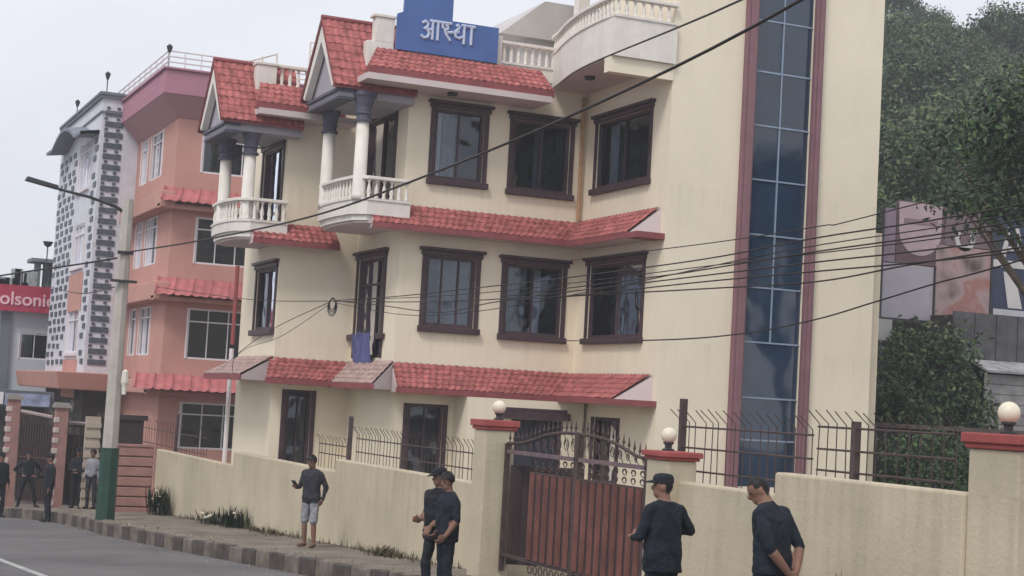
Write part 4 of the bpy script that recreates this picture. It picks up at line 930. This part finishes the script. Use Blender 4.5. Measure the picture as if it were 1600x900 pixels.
# little plants at the foot of the wall
def clump(label, x, y, h, w_, n, m, seed, flowers=0):
    rng = random.Random(seed); t = thing('potted_weed' if False else 'wall_plant',label,'plant',(x,y,g(y)),'plants at the foot of the compound wall'); q = MB()
    for _ in range(n):
        a = rng.uniform(0,6.28); r_ = w_*rng.uniform(.1,1); bx, by = x+.35*r_*math.cos(a), y+r_*math.sin(a)*1.0; hh = h*rng.uniform(.4,1)
        tip = (bx+rng.uniform(-.15,.15),by+rng.uniform(-.2,.2),g(y)+hh); wd = rng.uniform(.02,.05); mid = ((bx+tip[0])/2+rng.uniform(-.04,.04),(by+tip[1])/2,g(y)+hh*.6)
        q.add([(bx,by,g(y)-.03),(mid[0]+wd*.4,mid[1]+wd,mid[2]),tip,(mid[0]-wd*.4,mid[1]-wd,mid[2])],[(0,1,2,3)])
    q.build('leaves', m, t)
    if flowers:
        q = MB()
        for _ in range(flowers):
            a = rng.uniform(0,6.28); cx, cy, cz = x-.1+.2*w_*math.cos(a), y+w_*.7*math.sin(a), g(y)+h*rng.uniform(.25,.8); r_ = .05*rng.uniform(.6,1.3)
            q.lathe([(r_*.3,cz-r_*.5),(r_,cz),(r_*.5,cz+r_*.6),(.005,cz+r_*.7)],cx,cy,6)
        q.build('flowers', mat('pale_flower',(.6,.52,.44),.8,.2,5), t, kind='stuff')
clump('tall dark plant with pale flowers at the left end of the cream wall',8.85,42.6,.85,.75,150,LEAFB,1,7)
clump('weedy clump with pale bits at the wall left of the man in shorts',8.95,36.9,.36,.9,120,LEAFB,2,8)
clump('bushier weed beside it, under the wall step',8.95,35.3,.55,.75,140,LEAFB,3,3)
clump('low dry weeds trailing along the wall foot behind the man in shorts',9.0,32.3,.16,1.2,90,mat('dry_weed',(.10,.085,.05),.9,.3,4),4)
clump('dark low weeds at the wall foot right of the man in shorts',9.02,25.6,.2,.75,120,MATS['dry_weed'],5)
clump('small ragged weed against the wall at bottom right',8.9,12.72,.72,.07,40,MATS['dry_weed'],6)

# ------------------------------------------------------------------ billboards and sheds at right
def post(t,x,y,z0,z1,r=.06): q = MB(); q.box(x-r,y-r,z0,x+r,y+r,z1); q.build('post', DARKMETAL, t)
def blotch(name, cols, scale, seed):
    m = bpy.data.materials.new(name); m.use_nodes = True; n = m.node_tree; p = n.nodes['Principled BSDF']; p.inputs['Roughness'].default_value = .6
    gg = n.nodes.new('ShaderNodeNewGeometry'); mp_ = n.nodes.new('ShaderNodeMapping'); mp_.inputs['Location'].default_value = (seed*3.1,seed,seed*1.7)
    t = n.nodes.new('ShaderNodeTexNoise'); t.inputs['Scale'].default_value = scale; t.inputs['Detail'].default_value = 2.5
    r = n.nodes.new('ShaderNodeValToRGB'); e = r.color_ramp.elements
    while len(e) < len(cols): e.new(.5)
    for i,c in enumerate(cols): e[i].position = .3+.4*i/(len(cols)-1); e[i].color = c+(1,)
    n.links.new(gg.outputs['Position'],mp_.inputs[0]); n.links.new(mp_.outputs[0],t.inputs[0]); n.links.new(t.outputs[0],r.inputs[0]); n.links.new(r.outputs[0],p.inputs['Base Color']); return m
BBd = thing('billboard','large faded pink and white advertising billboard right of the cream tower','billboard',(28.4,37,-2.5))
TB = TY(37)
def panel(t,x0,x1,z0,z1,m,d=.0,name='panel'): q = MB(TB); q.box(x0,-.06+d,z0,x1,d,z1); return q.build(name,m,t)
panel(BBd,26.66,28.35,2.95,4.42,mat('pale_lilac_panel',(.38,.35,.40),.6,.06,1.5),0)
panel(BBd,28.40,30.25,2.98,5.05,blotch('poster_photo',[(.08,.05,.05),(.26,.19,.19),(.36,.26,.26),(.30,.13,.11),(.36,.28,.28)],1.1,2),.02)
panel(BBd,26.66,27.05,4.45,5.9,mat('mauve_panel',(.24,.18,.23),.6,.1,2),.0)
panel(BBd,27.08,28.65,4.45,6.15,mat('dark_plum_panel',(.13,.08,.09),.6,.15,2),.0)
panel(BBd,28.68,30.25,5.08,6.1,mat('plum_panel',(.17,.12,.14),.6,.2,2),.0)
# pale oval face of the poster
q = MB(TB); n = 24; cx, cz = 27.85, 5.35
q.add([(cx+.70*math.cos(math.pi*(1+i/n)),.015,cz+.66*math.sin(math.pi*(1+i/n))) for i in range(n+1)]+[(28.55,.015,6.12),(27.12,.015,6.12)],[tuple(range(n+3))]); q.build('poster_shape', mat('pale_pink_print',(.42,.32,.35),.6,.12,1.6), BBd)
q = MB(TB); q.box(27.3,.02,5.55,28.4,.03,5.68); q.build('poster_stripe', mat('dusky_print',(.26,.17,.20),.6), BBd)
q = MB(TB); q.add([(29.35+r_*math.cos(a),.02,5.28+r_*math.sin(a)) for r_ in (.20,.34) for a in [math.pi*(.75+1.5*i/14) for i in range(15)]],[(i,i+1,16+i,15+i) for i in range(14)]); q.build('ring_mark', mat('white_print',(.55,.52,.52),.6), BBd)
q = MB(TB); q.box(26.6,-.04,2.86,30.3,.04,2.94).box(26.58,-.05,2.86,26.65,.05,5.9).box(30.26,-.05,2.86,30.31,.05,6.1).box(28.36,-.05,2.95,28.395,.05,4.45); q.build('frame', DARKMETAL, BBd)
for x in (26.8,28.4,30.1): post(BBd,x,37.15,-2.6,5.8)
B2 = thing('billboard','dark blue billboard with white letter shapes at the right edge','billboard',(32,37.1,-2.5))
q = MB(TB); q.box(30.35,-.06,3.4,34.5,.0,6.0); q.build('panel', mat('navy_panel',(.035,.045,.085),.6,.15,1), B2)
q = MB(TB); q.box(30.4,.003,2.6,34.5,.02,3.45); q.build('white_strip', mat('white_panel',(.46,.46,.50),.6,.08,2), B2)
q = MB(TB); q.box(30.35,.003,4.62,34.5,.02,4.82); q.build('white_rule', MATS['white_print'], B2)
q = MB(TB)
for s_ in (-1,1): q.add([(31.0+s_*.07,.02,5.75),(31.0+s_*.20,.02,5.75),(31.0+s_*.42,.02,4.9),(31.0+s_*.24,.02,4.9)],[(0,1,2,3)])
q.add([(30.8,.02,5.1),(31.2,.02,5.1),(31.2,.02,5.22),(30.8,.02,5.22)],[(0,1,2,3)]); q.build('letter', MATS['white_print'], B2)
q = MB(TB); q.add([(31.6,.02,5.7),(32.2,.02,5.7),(32.1,.02,5.5),(31.6,.02,5.5)],[(0,1,2,3)]).add([(31.6,.021,5.75),(31.75,.021,5.75),(31.75,.021,4.9),(31.6,.021,4.9)],[(0,1,2,3)]); q.build('letter', MATS['white_print'], B2)
q = MB(TB); q.add([(30.9,.02,3.5),(31.4,.02,3.5),(31.1,.02,4.5),(30.7,.02,4.5)],[(0,1,2,3)]); q.build('pale_shape', MATS['white_print'], B2)
for x in (30.6,33): post(B2,x,37.2,-2.6,5.9)
SB = thing('small_board','small blank pale board at the tower edge under the billboard','board',(24.5,34,-2)); q = MB(TY(34)); q.box(24.0,-.04,2.14,24.86,0,2.66); q.build('panel',mat('pale_board',(.46,.46,.44),.7),SB); post(SB,24.3,34.1,-2.5,2.6,.03)
SH = thing('sheet_metal_shed','dark grey sheet metal shed under the right billboards','shed',(30,36.5,-2.5))
for i in range(18):
    x = 28.3+i*.36; q = MB(TY(36)); q.box(x,-.05-.02*(i%2),1.9,x+.34,-.02*(i%2),3.2); q.build('sheet', mat('dark_grey_sheet',(.085,.082,.09),.6,.3,2,0,20,.3,(.15,.14,.14)), SH)
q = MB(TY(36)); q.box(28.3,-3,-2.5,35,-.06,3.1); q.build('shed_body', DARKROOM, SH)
q = MB(TY(36)); q.add([(28.9,.0,1.95),(35,.0,1.95),(35,.7,1.66),(28.9,.7,1.66),(28.9,.0,1.88),(35,.0,1.88),(35,.7,1.60),(28.9,.7,1.60)],RF); q.build('lean_to_roof', mat('grey_white_roof',(.30,.30,.31),.8,.35,4,.3,10), SH)
GWl = thing('grey_plank_wall','weathered grey plank wall at the right edge behind the globe lamp','wall',(31,35.4,-2))
for i in range(12):
    z = -1.6+i*.265; q = MB(TY(35.5)); q.box(29.0,-.05,z,35,random.uniform(0,.02),z+.25); q.build('plank', mat('weathered_grey_plank',(.27,.265,.27),.9,.3,3,.3,20), GWl)
DS = thing('dark_shed','low dark brown shed behind the right hand fence','shed',(23.5,31,-2.5))
q = MB(); q.box(21.4,31,-2.6,27.5,34,.0); q.build('shed_body', mat('dark_brown_boards',(.045,.035,.032),.85,.3,2), DS)
q = MB(); q.box(21.35,30.8,.0,27.7,34.2,.10); q.build('roof', mat('dull_brown_roof',(.10,.075,.07),.85,.2,2), DS)
q = MB(); q.box(23.6,30.9,-2.6,24.05,30.99,-.7); q.build('door', mat('grey_door',(.12,.115,.13),.7), DS)

# ------------------------------------------------------------------ PEOPLE
def sphere_into(mb, c, rx, ry, rz, n=12, m=10):
    vs = []; fs = []
    for i in range(m+1):
        th = math.pi*i/m; rr = max(math.sin(th),.02)
        for j in range(n): a = 2*math.pi*j/n; vs.append((c[0]+rx*rr*math.cos(a),c[1]+ry*rr*math.sin(a),c[2]-rz*math.cos(th)))
    for i in range(m):
        for j in range(n): fs.append((i*n+j,i*n+(j+1)%n,(i+1)*n+(j+1)%n,(i+1)*n+j))
    fs += [tuple(range(n))[::-1],tuple(range(m*n,(m+1)*n))]; mb.add(vs,fs)
def person(label, loc, theta, height, J, mats, voxel=.011, fingers=True, cap=None, hair=None, group=None, headrot=(0,0), torso_ry=.115, hem=.0, wide=1.0):
    """J: joint dictionary for a 1.72 m figure, x right, y forward, z up; mats: dict region -> material"""
    k = height/1.72
    t = thing('person',label,'person',loc,group); t.rotation_euler = (0,0,theta)
    names = list(mats.keys()); idx = {n:i for i,n in enumerate(names)}
    q = MB(); bones = []
    V = {n:Vector(p) for n,p in J.items()}
    def limb(a,b,ra,rb,reg,mid=None):
        pa, pb = V[a] if isinstance(a,str) else Vector(a), V[b] if isinstance(b,str) else Vector(b)
        pts = [pa.lerp(pb,i/6) for i in range(7)]; rs = []
        for i in range(7):
            s_ = i/6; r_ = ra+(rb-ra)*s_
            if mid: r_ += mid*math.sin(math.pi*s_)
            rs.append(r_)
        q.tube(pts,rs,10); sphere_into(q,pa,ra,ra,ra); sphere_into(q,pb,rb,rb,rb); bones.append((pa,pb,(ra+rb)/2,idx[reg]))
    def loft(rings, reg):
        n = 16; vs = []; fs = []
        for (c,rx,ry) in rings:
            for j in range(n):
                a = 2*math.pi*j/n; cx = math.copysign(abs(math.cos(a))**.8,math.cos(a)); sy = math.copysign(abs(math.sin(a))**.8,math.sin(a))
                vs.append((c[0]+rx*cx,c[1]+ry*sy,c[2]))
        for i in range(len(rings)-1):
            for j in range(n): fs.append((i*n+j,i*n+(j+1)%n,(i+1)*n+(j+1)%n,(i+1)*n+j))
        fs += [tuple(range(n))[::-1],tuple(range((len(rings)-1)*n,len(rings)*n))]; q.add(vs,fs)
    pel, chest, neck, hd = V['pelvis'],V['chest'],V['neck'],V['head']
    L_ = lambda s_: pel.lerp(chest,s_)
    # trousers seat, then shirt
    loft([(pel+Vector((0,0,-.10)),.145,.105),(pel+Vector((0,0,-.02)),.172,.128),(L_(.2),.168,.122)],'legs'); bones.append((pel+Vector((-.08,0,-.03)),pel+Vector((.08,0,-.03)),.12,idx['legs']))
    loft([(pel+Vector((0,0,-hem-.01)),.182*wide,.138),(L_(.12),.176*wide,.132),(L_(.4),.168*wide,torso_ry+.015),(L_(.75),.18*wide,torso_ry+.012),(chest,.186*wide,torso_ry+.005),(chest.lerp(neck,.35),.17*wide,.10),(chest.lerp(neck,.62),.125,.085),(chest.lerp(neck,.9),.075,.07)],'top')
    bones.append((L_(.16),chest,.14,idx['top'])); bones.append((V['sh_l'],V['sh_r'],.065,idx['top']))
    if hem: bones.append((pel+Vector((-.09,0,-hem*.3)),pel+Vector((.09,0,-hem*.3)),.14,idx['top']))
    limb(chest.lerp(neck,.75),neck.lerp(hd,.45),.062,.056,'skin')
    for s_ in 'lr':
        limb(chest.lerp(neck,.62),'sh_'+s_,.06,.055,'top'); limb(L_(.8),'sh_'+s_,.10,.052,'top')
    for s_ in 'lr':
        limb('sh_'+s_,'el_'+s_,.056,.048,'top',.004); 
        fore = 'fore' if 'fore' in mats else 'top'
        limb('el_'+s_,'wr_'+s_,.045,.03,fore,.004)
        limb('hip_'+s_,'kn_'+s_,.09,.062 if 'shin' not in mats else .078,'legs',.004)
        if 'shin' in mats: limb('kn_'+s_,'an_'+s_,.052,.036,'shin',.008)
        else: limb('kn_'+s_,'an_'+s_,.064,.052,'legs',.004)
        an = V['an_'+s_]; toe = V['toe_'+s_]
        limb(an+Vector((0,-.02,-.04)),toe,.045,.036,'shoe')
        wr, hn = V['wr_'+s_],V['ha_'+s_]; d = (hn-wr).normalized()
        side = V.get('thumb_'+s_) or Vector((0,1,0)); side = (side-d*side.dot(d)).normalized(); nrm = d.cross(side)
        pc = wr.lerp(hn,.55)
        for o_ in (-.022,0,.022): limb(wr+d*.012+side*o_*.6,hn+side*o_,.020,.018,'skin')
        if fingers:
            for f_,(o_,ln) in enumerate(((-.033,.062),(-.011,.078),(.011,.082),(.033,.072))):
                a = hn+side*o_; c1 = a+d*ln*.5+nrm*.012; c2 = c1+d*ln*.35+nrm*.028
                limb(a,c1,.0115,.0105,'skin'); limb(c1,c2,.0105,.009,'skin')
            tb = wr.lerp(hn,.3)+side*.03; c1 = tb+side*.03+d*.025; limb(tb,c1,.014,.012,'skin'); limb(c1,c1+d*.035+nrm*.01,.012,.010,'skin')
        else: limb(hn,hn+d*.07,.03,.02,'skin')
    # head with jaw, nose, ears (rotated by yaw, pitch)
    Hm = Matrix.Translation(hd)@Matrix.Rotation(headrot[0],4,'Z')@Matrix.Rotation(headrot[1],4,'X')
    hq = MB(); sphere_into(hq,(0,-.008,.02),.076,.094,.10,18,14); sphere_into(hq,(0,.022,-.055),.056,.066,.062,14,10); sphere_into(hq,(0,.094,-.012),.014,.02,.026,8,6)
    for s_ in (-1,1): sphere_into(hq,(s_*.078,-.005,-.01),.012,.022,.032,8,6)
    q.add([tuple(Hm@Vector(p)) for p in hq.v],hq.f); bones.append((hd+Vector((0,0,-.03)),hd+Vector((0,0,.03)),.08,idx['skin']))
    me = bpy.data.meshes.new('body'); me.from_pydata([tuple(Vector(p)*k) for p in q.v],[],q.f)
    o = bpy.data.objects.new('body',me); COL.objects.link(o)
    rm = o.modifiers.new('remesh','REMESH'); rm.mode = 'VOXEL'; rm.voxel_size = voxel
    sm = o.modifiers.new('smooth','SMOOTH'); sm.factor = .5; sm.iterations = 5
    dg = bpy.context.evaluated_depsgraph_get(); dg.update(); m2 = bpy.data.meshes.new_from_object(o.evaluated_get(dg)); bpy.data.objects.remove(o)
    m2.materials.clear()
    for n in names: m2.materials.append(mats[n])
    m2.materials.append(HAIR); HI = len(names)
    nf = len(m2.polygons); cen = np.zeros(nf*3); m2.polygons.foreach_get('center',cen); cen = cen.reshape(-1,3)/k
    best = np.full(nf,1e9); mi = np.zeros(nf,dtype=np.int32)
    for a,b,r_,ix in bones:
        a_ = np.array(a); ab = np.array(b)-a_; l2 = max(ab@ab,1e-9); tt = np.clip(((cen-a_)@ab)/l2,0,1); dd = np.linalg.norm(cen-(a_+tt[:,None]*ab),axis=1)-r_
        up_ = dd < best; best[up_] = dd[up_]; mi[up_] = ix
    Hi = np.array(Hm.inverted()); hl = cen@Hi[:3,:3].T+Hi[:3,3]; inh = (np.abs(hl[:,0]) < .1)&(np.abs(hl[:,1]) < .13)&(hl[:,2] > -.13)&(hl[:,2] < .14)&(mi == idx['skin'])
    hairm = inh&((hl[:,2] > .075-.0*hl[:,1])|((hl[:,1] < -.03)&(hl[:,2] > -.06))|((hl[:,1] < .03)&(hl[:,2] > .03)))
    mi[hairm] = HI
    for s_ in (-1,1):
        ey = inh&(np.abs(hl[:,0]-s_*.03) < .013)&(np.abs(hl[:,2]-.012) < .007)&(hl[:,1] > .05); mi[ey] = HI
    # cloth folds: push the clothed surface in and out a little
    from mathutils import noise as _nz
    cloth = set(); skinix = idx['skin']
    for p in m2.polygons:
        if mi[p.index] not in (skinix,HI,idx['shoe']) and mats[names[mi[p.index]]] is not SKIN: cloth.update(p.vertices)
    nv = len(m2.vertices); nr = np.zeros(nv*3); m2.vertices.foreach_get('normal',nr); nr = nr.reshape(-1,3); co = np.zeros(nv*3); m2.vertices.foreach_get('co',co); co = co.reshape(-1,3)
    sx = random.uniform(0,50)
    for i in cloth:
        x,y,z = co[i]; a = _nz.noise(Vector((x*7+sx,y*7,z*9+x*5)))*.013+_nz.noise(Vector((x*16+sx,y*16,z*22-x*9)))*.006; co[i] += nr[i]*a
    m2.vertices.foreach_set('co',co.ravel()); m2.update()
    m2.polygons.foreach_set('material_index',mi); m2.name = 'body'; m2.shade_smooth()
    b = bpy.data.objects.new('body',m2); COL.objects.link(b); b.parent = t
    def child(qq,name,m):
        mm = bpy.data.meshes.new(name); mm.from_pydata([tuple((Hm@Vector(p))*k) for p in qq.v],[],qq.f); mm.materials.append(m); mm.shade_smooth()
        bm = bmesh.new(); bm.from_mesh(mm); bmesh.ops.recalc_face_normals(bm,faces=bm.faces); bm.to_mesh(mm); bm.free()
        c = bpy.data.objects.new(name,mm); COL.objects.link(c); c.parent = t; return c
    if cap:
        qq = MB(); prof = [(.088,.04),(.09,.06),(.088,.085),(.082,.105),(.066,.122),(.035,.13),(.004,.132)]
        vs = []; n = 20
        for r_,z in prof:
            for j in range(n): a = 2*math.pi*j/n; vs.append((r_*.92*math.cos(a),r_*1.14*math.sin(a)-.006,z))
        qq.add(vs,[(i*n+j,i*n+(j+1)%n,(i+1)*n+(j+1)%n,(i+1)*n+j) for i in range(len(prof)-1) for j in range(n)]+[tuple(range((len(prof)-1)*n,len(prof)*n))])
        vs = []
        for i in range(9):
            a = math.pi*(.1+.8*i/8); vs += [(.082*math.cos(a),.10*math.sin(a),.05),(.075*math.cos(a),.10*math.sin(a)+.075*math.sin(a),.035),(.075*math.cos(a),.10*math.sin(a)+.072*math.sin(a),.045),(.082*math.cos(a),.10*math.sin(a),.062)]
        qq.add(vs,[(4*i+e,4*i+4+e,4*i+4+(e+1)%4,4*i+(e+1)%4) for i in range(8) for e in range(4)])
        child(qq,'cap',cap)
    if hair:
        qq = MB(); rr = random.Random(3); vs = []; n = 22; m_ = 12
        for i in range(m_+1):
            th = math.pi*.60*i/m_
            for j in range(n):
                a = 2*math.pi*j/n; w_ = 1+.06*rr.uniform(-1,1); front = max(0,math.sin(a)); z = .11*math.cos(th)*w_+.028
                if front > .5 and z < .06: z = .06
                vs.append((.092*max(math.sin(th),.03)*math.cos(a)*w_,.108*max(math.sin(th),.03)*math.sin(a)*w_-.01,z))
        qq.add(vs,[(i*n+j,i*n+(j+1)%n,(i+1)*n+(j+1)%n,(i+1)*n+j) for i in range(m_) for j in range(n)]); child(qq,'hair',hair)
    return t
def pose(**kw):
    J = dict(pelvis=(0,0,.94),chest=(0,.0,1.33),neck=(0,.0,1.47),head=(0,.025,1.59),
      sh_l=(-.172,0,1.372),sh_r=(.172,0,1.372),el_l=(-.23,-.04,1.11),el_r=(.23,-.04,1.11),wr_l=(-.24,.05,.88),wr_r=(.24,.05,.88),ha_l=(-.235,.075,.80),ha_r=(.235,.075,.80),
      hip_l=(-.09,0,.90),hip_r=(.09,0,.90),kn_l=(-.105,.02,.50),kn_r=(.105,.02,.50),an_l=(-.11,-.02,.085),an_r=(.11,-.02,.085),toe_l=(-.13,.15,.036),toe_r=(.13,.15,.036))
    J.update(kw); return J
# man in shorts with a phone
P1 = pose(chest=(0,.02,1.33),head=(.0,.06,1.585),el_r=(.26,.0,1.12),wr_r=(.20,.24,1.10),ha_r=(.17,.32,1.13),thumb_r=(-.3,0,1),el_l=(-.25,-.10,1.12),wr_l=(-.22,-.05,.89),ha_l=(-.20,-.02,.82),kn_l=(-.11,.05,.5),an_l=(-.12,.02,.085),toe_l=(-.15,.18,.036))
p1z = g(27.8)+.035
t1 = person('man in dark jumper and light grey shorts looking at a phone by the wall',(8.4,27.8,p1z),R(132),1.58,P1,dict(skin=SKIN,top=CHAR,legs=SHORTS,shin=SKIN,shoe=mat('tan_sandal',(.16,.10,.06),.7)),.0095,True,hair=HAIR,headrot=(0,-.28),hem=.03)
th = R(132); k_ = 1.58/1.72; hx, hy, hz_ = .155*k_,.37*k_,1.15*k_
wx, wy = 8.4+hx*math.cos(th)-hy*math.sin(th), 27.8+hx*math.sin(th)+hy*math.cos(th)
q = MB(); q.box(-.038,-.075,-.005,.038,.075,.005); q.box(-.034,-.07,.005,.034,.07,.0065)
o = q.build('mobile_phone',DARKMETAL); o.location = (wx,wy,p1z+hz_+.035); o.rotation_euler = (R(38),0,th); tag(o,'dark mobile phone held by the man in shorts','phone')
# man in cap, mid stride, left of the gate
P2 = pose(head=(.0,.03,1.59),el_r=(.245,-.06,1.12),wr_r=(.22,.14,1.02),ha_r=(.19,.21,1.04),thumb_r=(0,.2,1),el_l=(-.25,.0,1.11),wr_l=(-.16,.17,.93),ha_l=(-.12,.23,.87),kn_r=(.09,.10,.5),an_r=(.10,.02,.085),toe_r=(.11,.19,.036),kn_l=(-.1,-.05,.5),an_l=(-.11,-.2,.10),toe_l=(-.12,-.05,.036))
person('man in dark navy uniform and cap standing left of the gate pillar',(7.85,20.27,g(20.27)-KERB_H),R(122),1.735,P2,dict(skin=SKIN,top=NAVY,fore=SKIN,legs=NAVY,shoe=SHOE),.0105,True,cap=NAVY,headrot=(-.45,-.15),hem=.14,wide=1.16,torso_ry=.14)
P2b = pose(head=(.0,.04,1.58),el_r=(.25,-.03,1.12),wr_r=(.15,.17,.98),ha_r=(.10,.23,.94),el_l=(-.25,-.02,1.11),wr_l=(-.22,.12,.90),ha_l=(-.20,.18,.84),kn_r=(.1,.0,.5))
person('second man in dark clothes overlapping the capped man left of the gate pillar',(7.87,20.0,g(20.0)-KERB_H),R(95),1.69,P2b,dict(skin=SKIN,top=NAVY2,fore=SKIN,legs=NAVY2,shoe=SHOE),.0105,True,hair=HAIR,headrot=(.3,-.2),hem=.12,wide=1.1,torso_ry=.13)
# man in cap seen from behind at the gate
P3 = pose(chest=(0,.03,1.33),head=(0,.05,1.585),sh_l=(-.19,.0,1.372),sh_r=(.19,.0,1.372),el_r=(.345,.0,1.18),wr_r=(.17,.22,1.15),ha_r=(.10,.26,1.17),el_l=(-.27,.04,1.12),wr_l=(-.17,.25,1.09),ha_l=(-.10,.29,1.11),kn_l=(-.13,.06,.5),an_l=(-.16,.03,.085),toe_l=(-.2,.18,.036))
person('man in black uniform and cap seen from behind, right of the gate',(7.9,14.33,g(14.33)-KERB_H),R(14),1.765,P3,dict(skin=SKIN,top=NAVY2,legs=NAVY2,shoe=SHOE),.0105,True,cap=NAVY,headrot=(.85,0),hem=.14,wide=1.16)
# man with bowed head and hands clasped behind
P4 = pose(pelvis=(0,0,.93),chest=(0,.04,1.32),neck=(0,.085,1.45),head=(0,.17,1.535),sh_l=(-.172,.03,1.36),sh_r=(.172,.03,1.36),el_l=(-.23,-.10,1.10),el_r=(.23,-.10,1.10),wr_l=(-.07,-.19,.90),wr_r=(.06,-.18,.91),ha_l=(-.005,-.215,.845),ha_r=(.01,-.20,.85),thumb_l=(1,0,.2),thumb_r=(-1,0,.2),
   kn_l=(-.1,.20,.52),an_l=(-.1,.30,.10),toe_l=(-.11,.46,.05),kn_r=(.1,.05,.5),an_r=(.1,-.08,.09),toe_r=(.12,.08,.036))
person('man in dark t-shirt walking with bowed head and hands clasped behind him',(7.90,12.36,g(12.36)-KERB_H),R(26),1.83,P4,dict(skin=SKIN,top=NAVY2,fore=SKIN,legs=mat('black_trousers',(.013,.013,.017),.85,.3,12),shoe=SHOE),.010,True,headrot=(.75,-.55),hem=.04,wide=1.08)
# group at the far left
FU = dict(skin=SKIN,top=NAVY,legs=NAVY,shoe=SHOE)
akimbo = pose(el_r=(.40,-.06,1.14),wr_r=(.22,.04,.98),ha_r=(.17,.07,.96),el_l=(-.40,-.04,1.14),wr_l=(-.22,.05,.98),ha_l=(-.17,.08,.96),an_l=(-.28,-.02,.085),toe_l=(-.36,.12,.036),kn_l=(-.2,.02,.5),an_r=(.24,0,.085),toe_r=(.32,.14,.036),kn_r=(.18,.02,.5))
person('guard in dark uniform standing astride with hands on hips at far left',(6.36,48.5,g(48.5)+.02),R(185),1.58,akimbo,FU,.019,False,cap=NAVY)
person('guard in dark uniform standing sideways on the road at far left',(6.28,43.7,g(43.7)-KERB_H),R(95),1.73,pose(el_r=(.2,.10,1.12),wr_r=(.08,.30,1.12),ha_r=(.05,.37,1.13)),FU,.019,False,cap=NAVY)
person('guard in dark uniform in the gateway just left of the lamp post',(7.66,48,g(48)+.03),R(150),1.70,pose(el_r=(.26,.05,1.13),wr_r=(.05,.26,1.08),ha_r=(-.02,.30,1.10),el_l=(-.28,.02,1.13),wr_l=(-.10,.26,1.02),ha_l=(-.04,.30,1.02)),FU,.019,False,cap=NAVY)
person('guard in dark uniform cut by the left edge of the picture',(5.35,46.2,g(46.2)-KERB_H),R(200),1.72,pose(),FU,.019,False,cap=NAVY)
person('figure in grey half hidden behind the lamp post',(7.95,47.4,g(47.4)+.03),R(140),1.66,pose(),dict(skin=SKIN,top=SHORTS,legs=CHAR,shoe=SHOE),.019,False,hair=HAIR)

# ------------------------------------------------------------------ litter, grit and ragged weeds along the verge
rng_ = random.Random(21); q = MB()
for _ in range(700):
    y = rng_.uniform(9,44); f_ = rng_.random(); x = 9.15-abs(rng_.gauss(0,.18)) if f_ < .5 else (kx(y)+.2+abs(rng_.gauss(0,.3)) if f_ < .8 else kx(y)-.08-abs(rng_.gauss(0,.18)))
    z = (g(y)+.02) if x > kx(y)+.02 else g(y)-KERB_H; r_ = rng_.uniform(.012,.045)
    q.add([(x-r_,y,z-.01),(x,y-r_*1.2,z-.01),(x+r_*.9,y,z-.01),(x,y+r_,z-.01),(x+r_*.2,y,z+r_*.8)],[(0,1,4),(1,2,4),(2,3,4),(3,0,4)])
o = q.build('grit', mat('grit',(.20,.17,.14),.95,.5,9), kind='stuff'); o['label'] = 'grit and small stones along the wall foot and kerb'; o['category'] = 'gravel'
q = MB()
for _ in range(1500):
    y = rng_.choice([rng_.uniform(22,44),rng_.gauss(25.5,1.2),rng_.gauss(33.5,1.8),rng_.gauss(38,2)]); x = 9.17-abs(rng_.gauss(0,.09)); h_ = abs(rng_.gauss(.05,.07)); a = rng_.uniform(0,6.28)
    if y > 44 or y < 22: continue
    z = g(y)+.03; d_ = .012; q.add([(x-d_*math.cos(a),y-d_*math.sin(a),z-.02),(x+d_*math.cos(a),y+d_*math.sin(a),z-.02),(x+rng_.uniform(-.08,.05),y+rng_.uniform(-.1,.1),z+h_)],[(0,1,2)])
o = q.build('weeds', MATS['dry_weed'], kind='stuff'); o['label'] = 'ragged dry weeds along the foot of the compound wall'; o['category'] = 'weeds'

# ------------------------------------------------------------------ thin summer haze
hb = MB(); hb.box(-175,-45,-11,275,545,48); hz_o = hb.build('haze', ASPH, kind='stuff')
hm = bpy.data.materials.new('haze_air'); hm.use_nodes = True; hn = hm.node_tree; hn.nodes.clear()
ho = hn.nodes.new('ShaderNodeOutputMaterial'); hv = hn.nodes.new('ShaderNodeVolumePrincipled')
hv.inputs['Color'].default_value = (.90,.94,1,1); hv.inputs['Density'].default_value = .0014; hv.inputs['Anisotropy'].default_value = .2
hn.links.new(hv.outputs[0],ho.inputs['Volume']); hz_o.data.materials.clear(); hz_o.data.materials.append(hm)
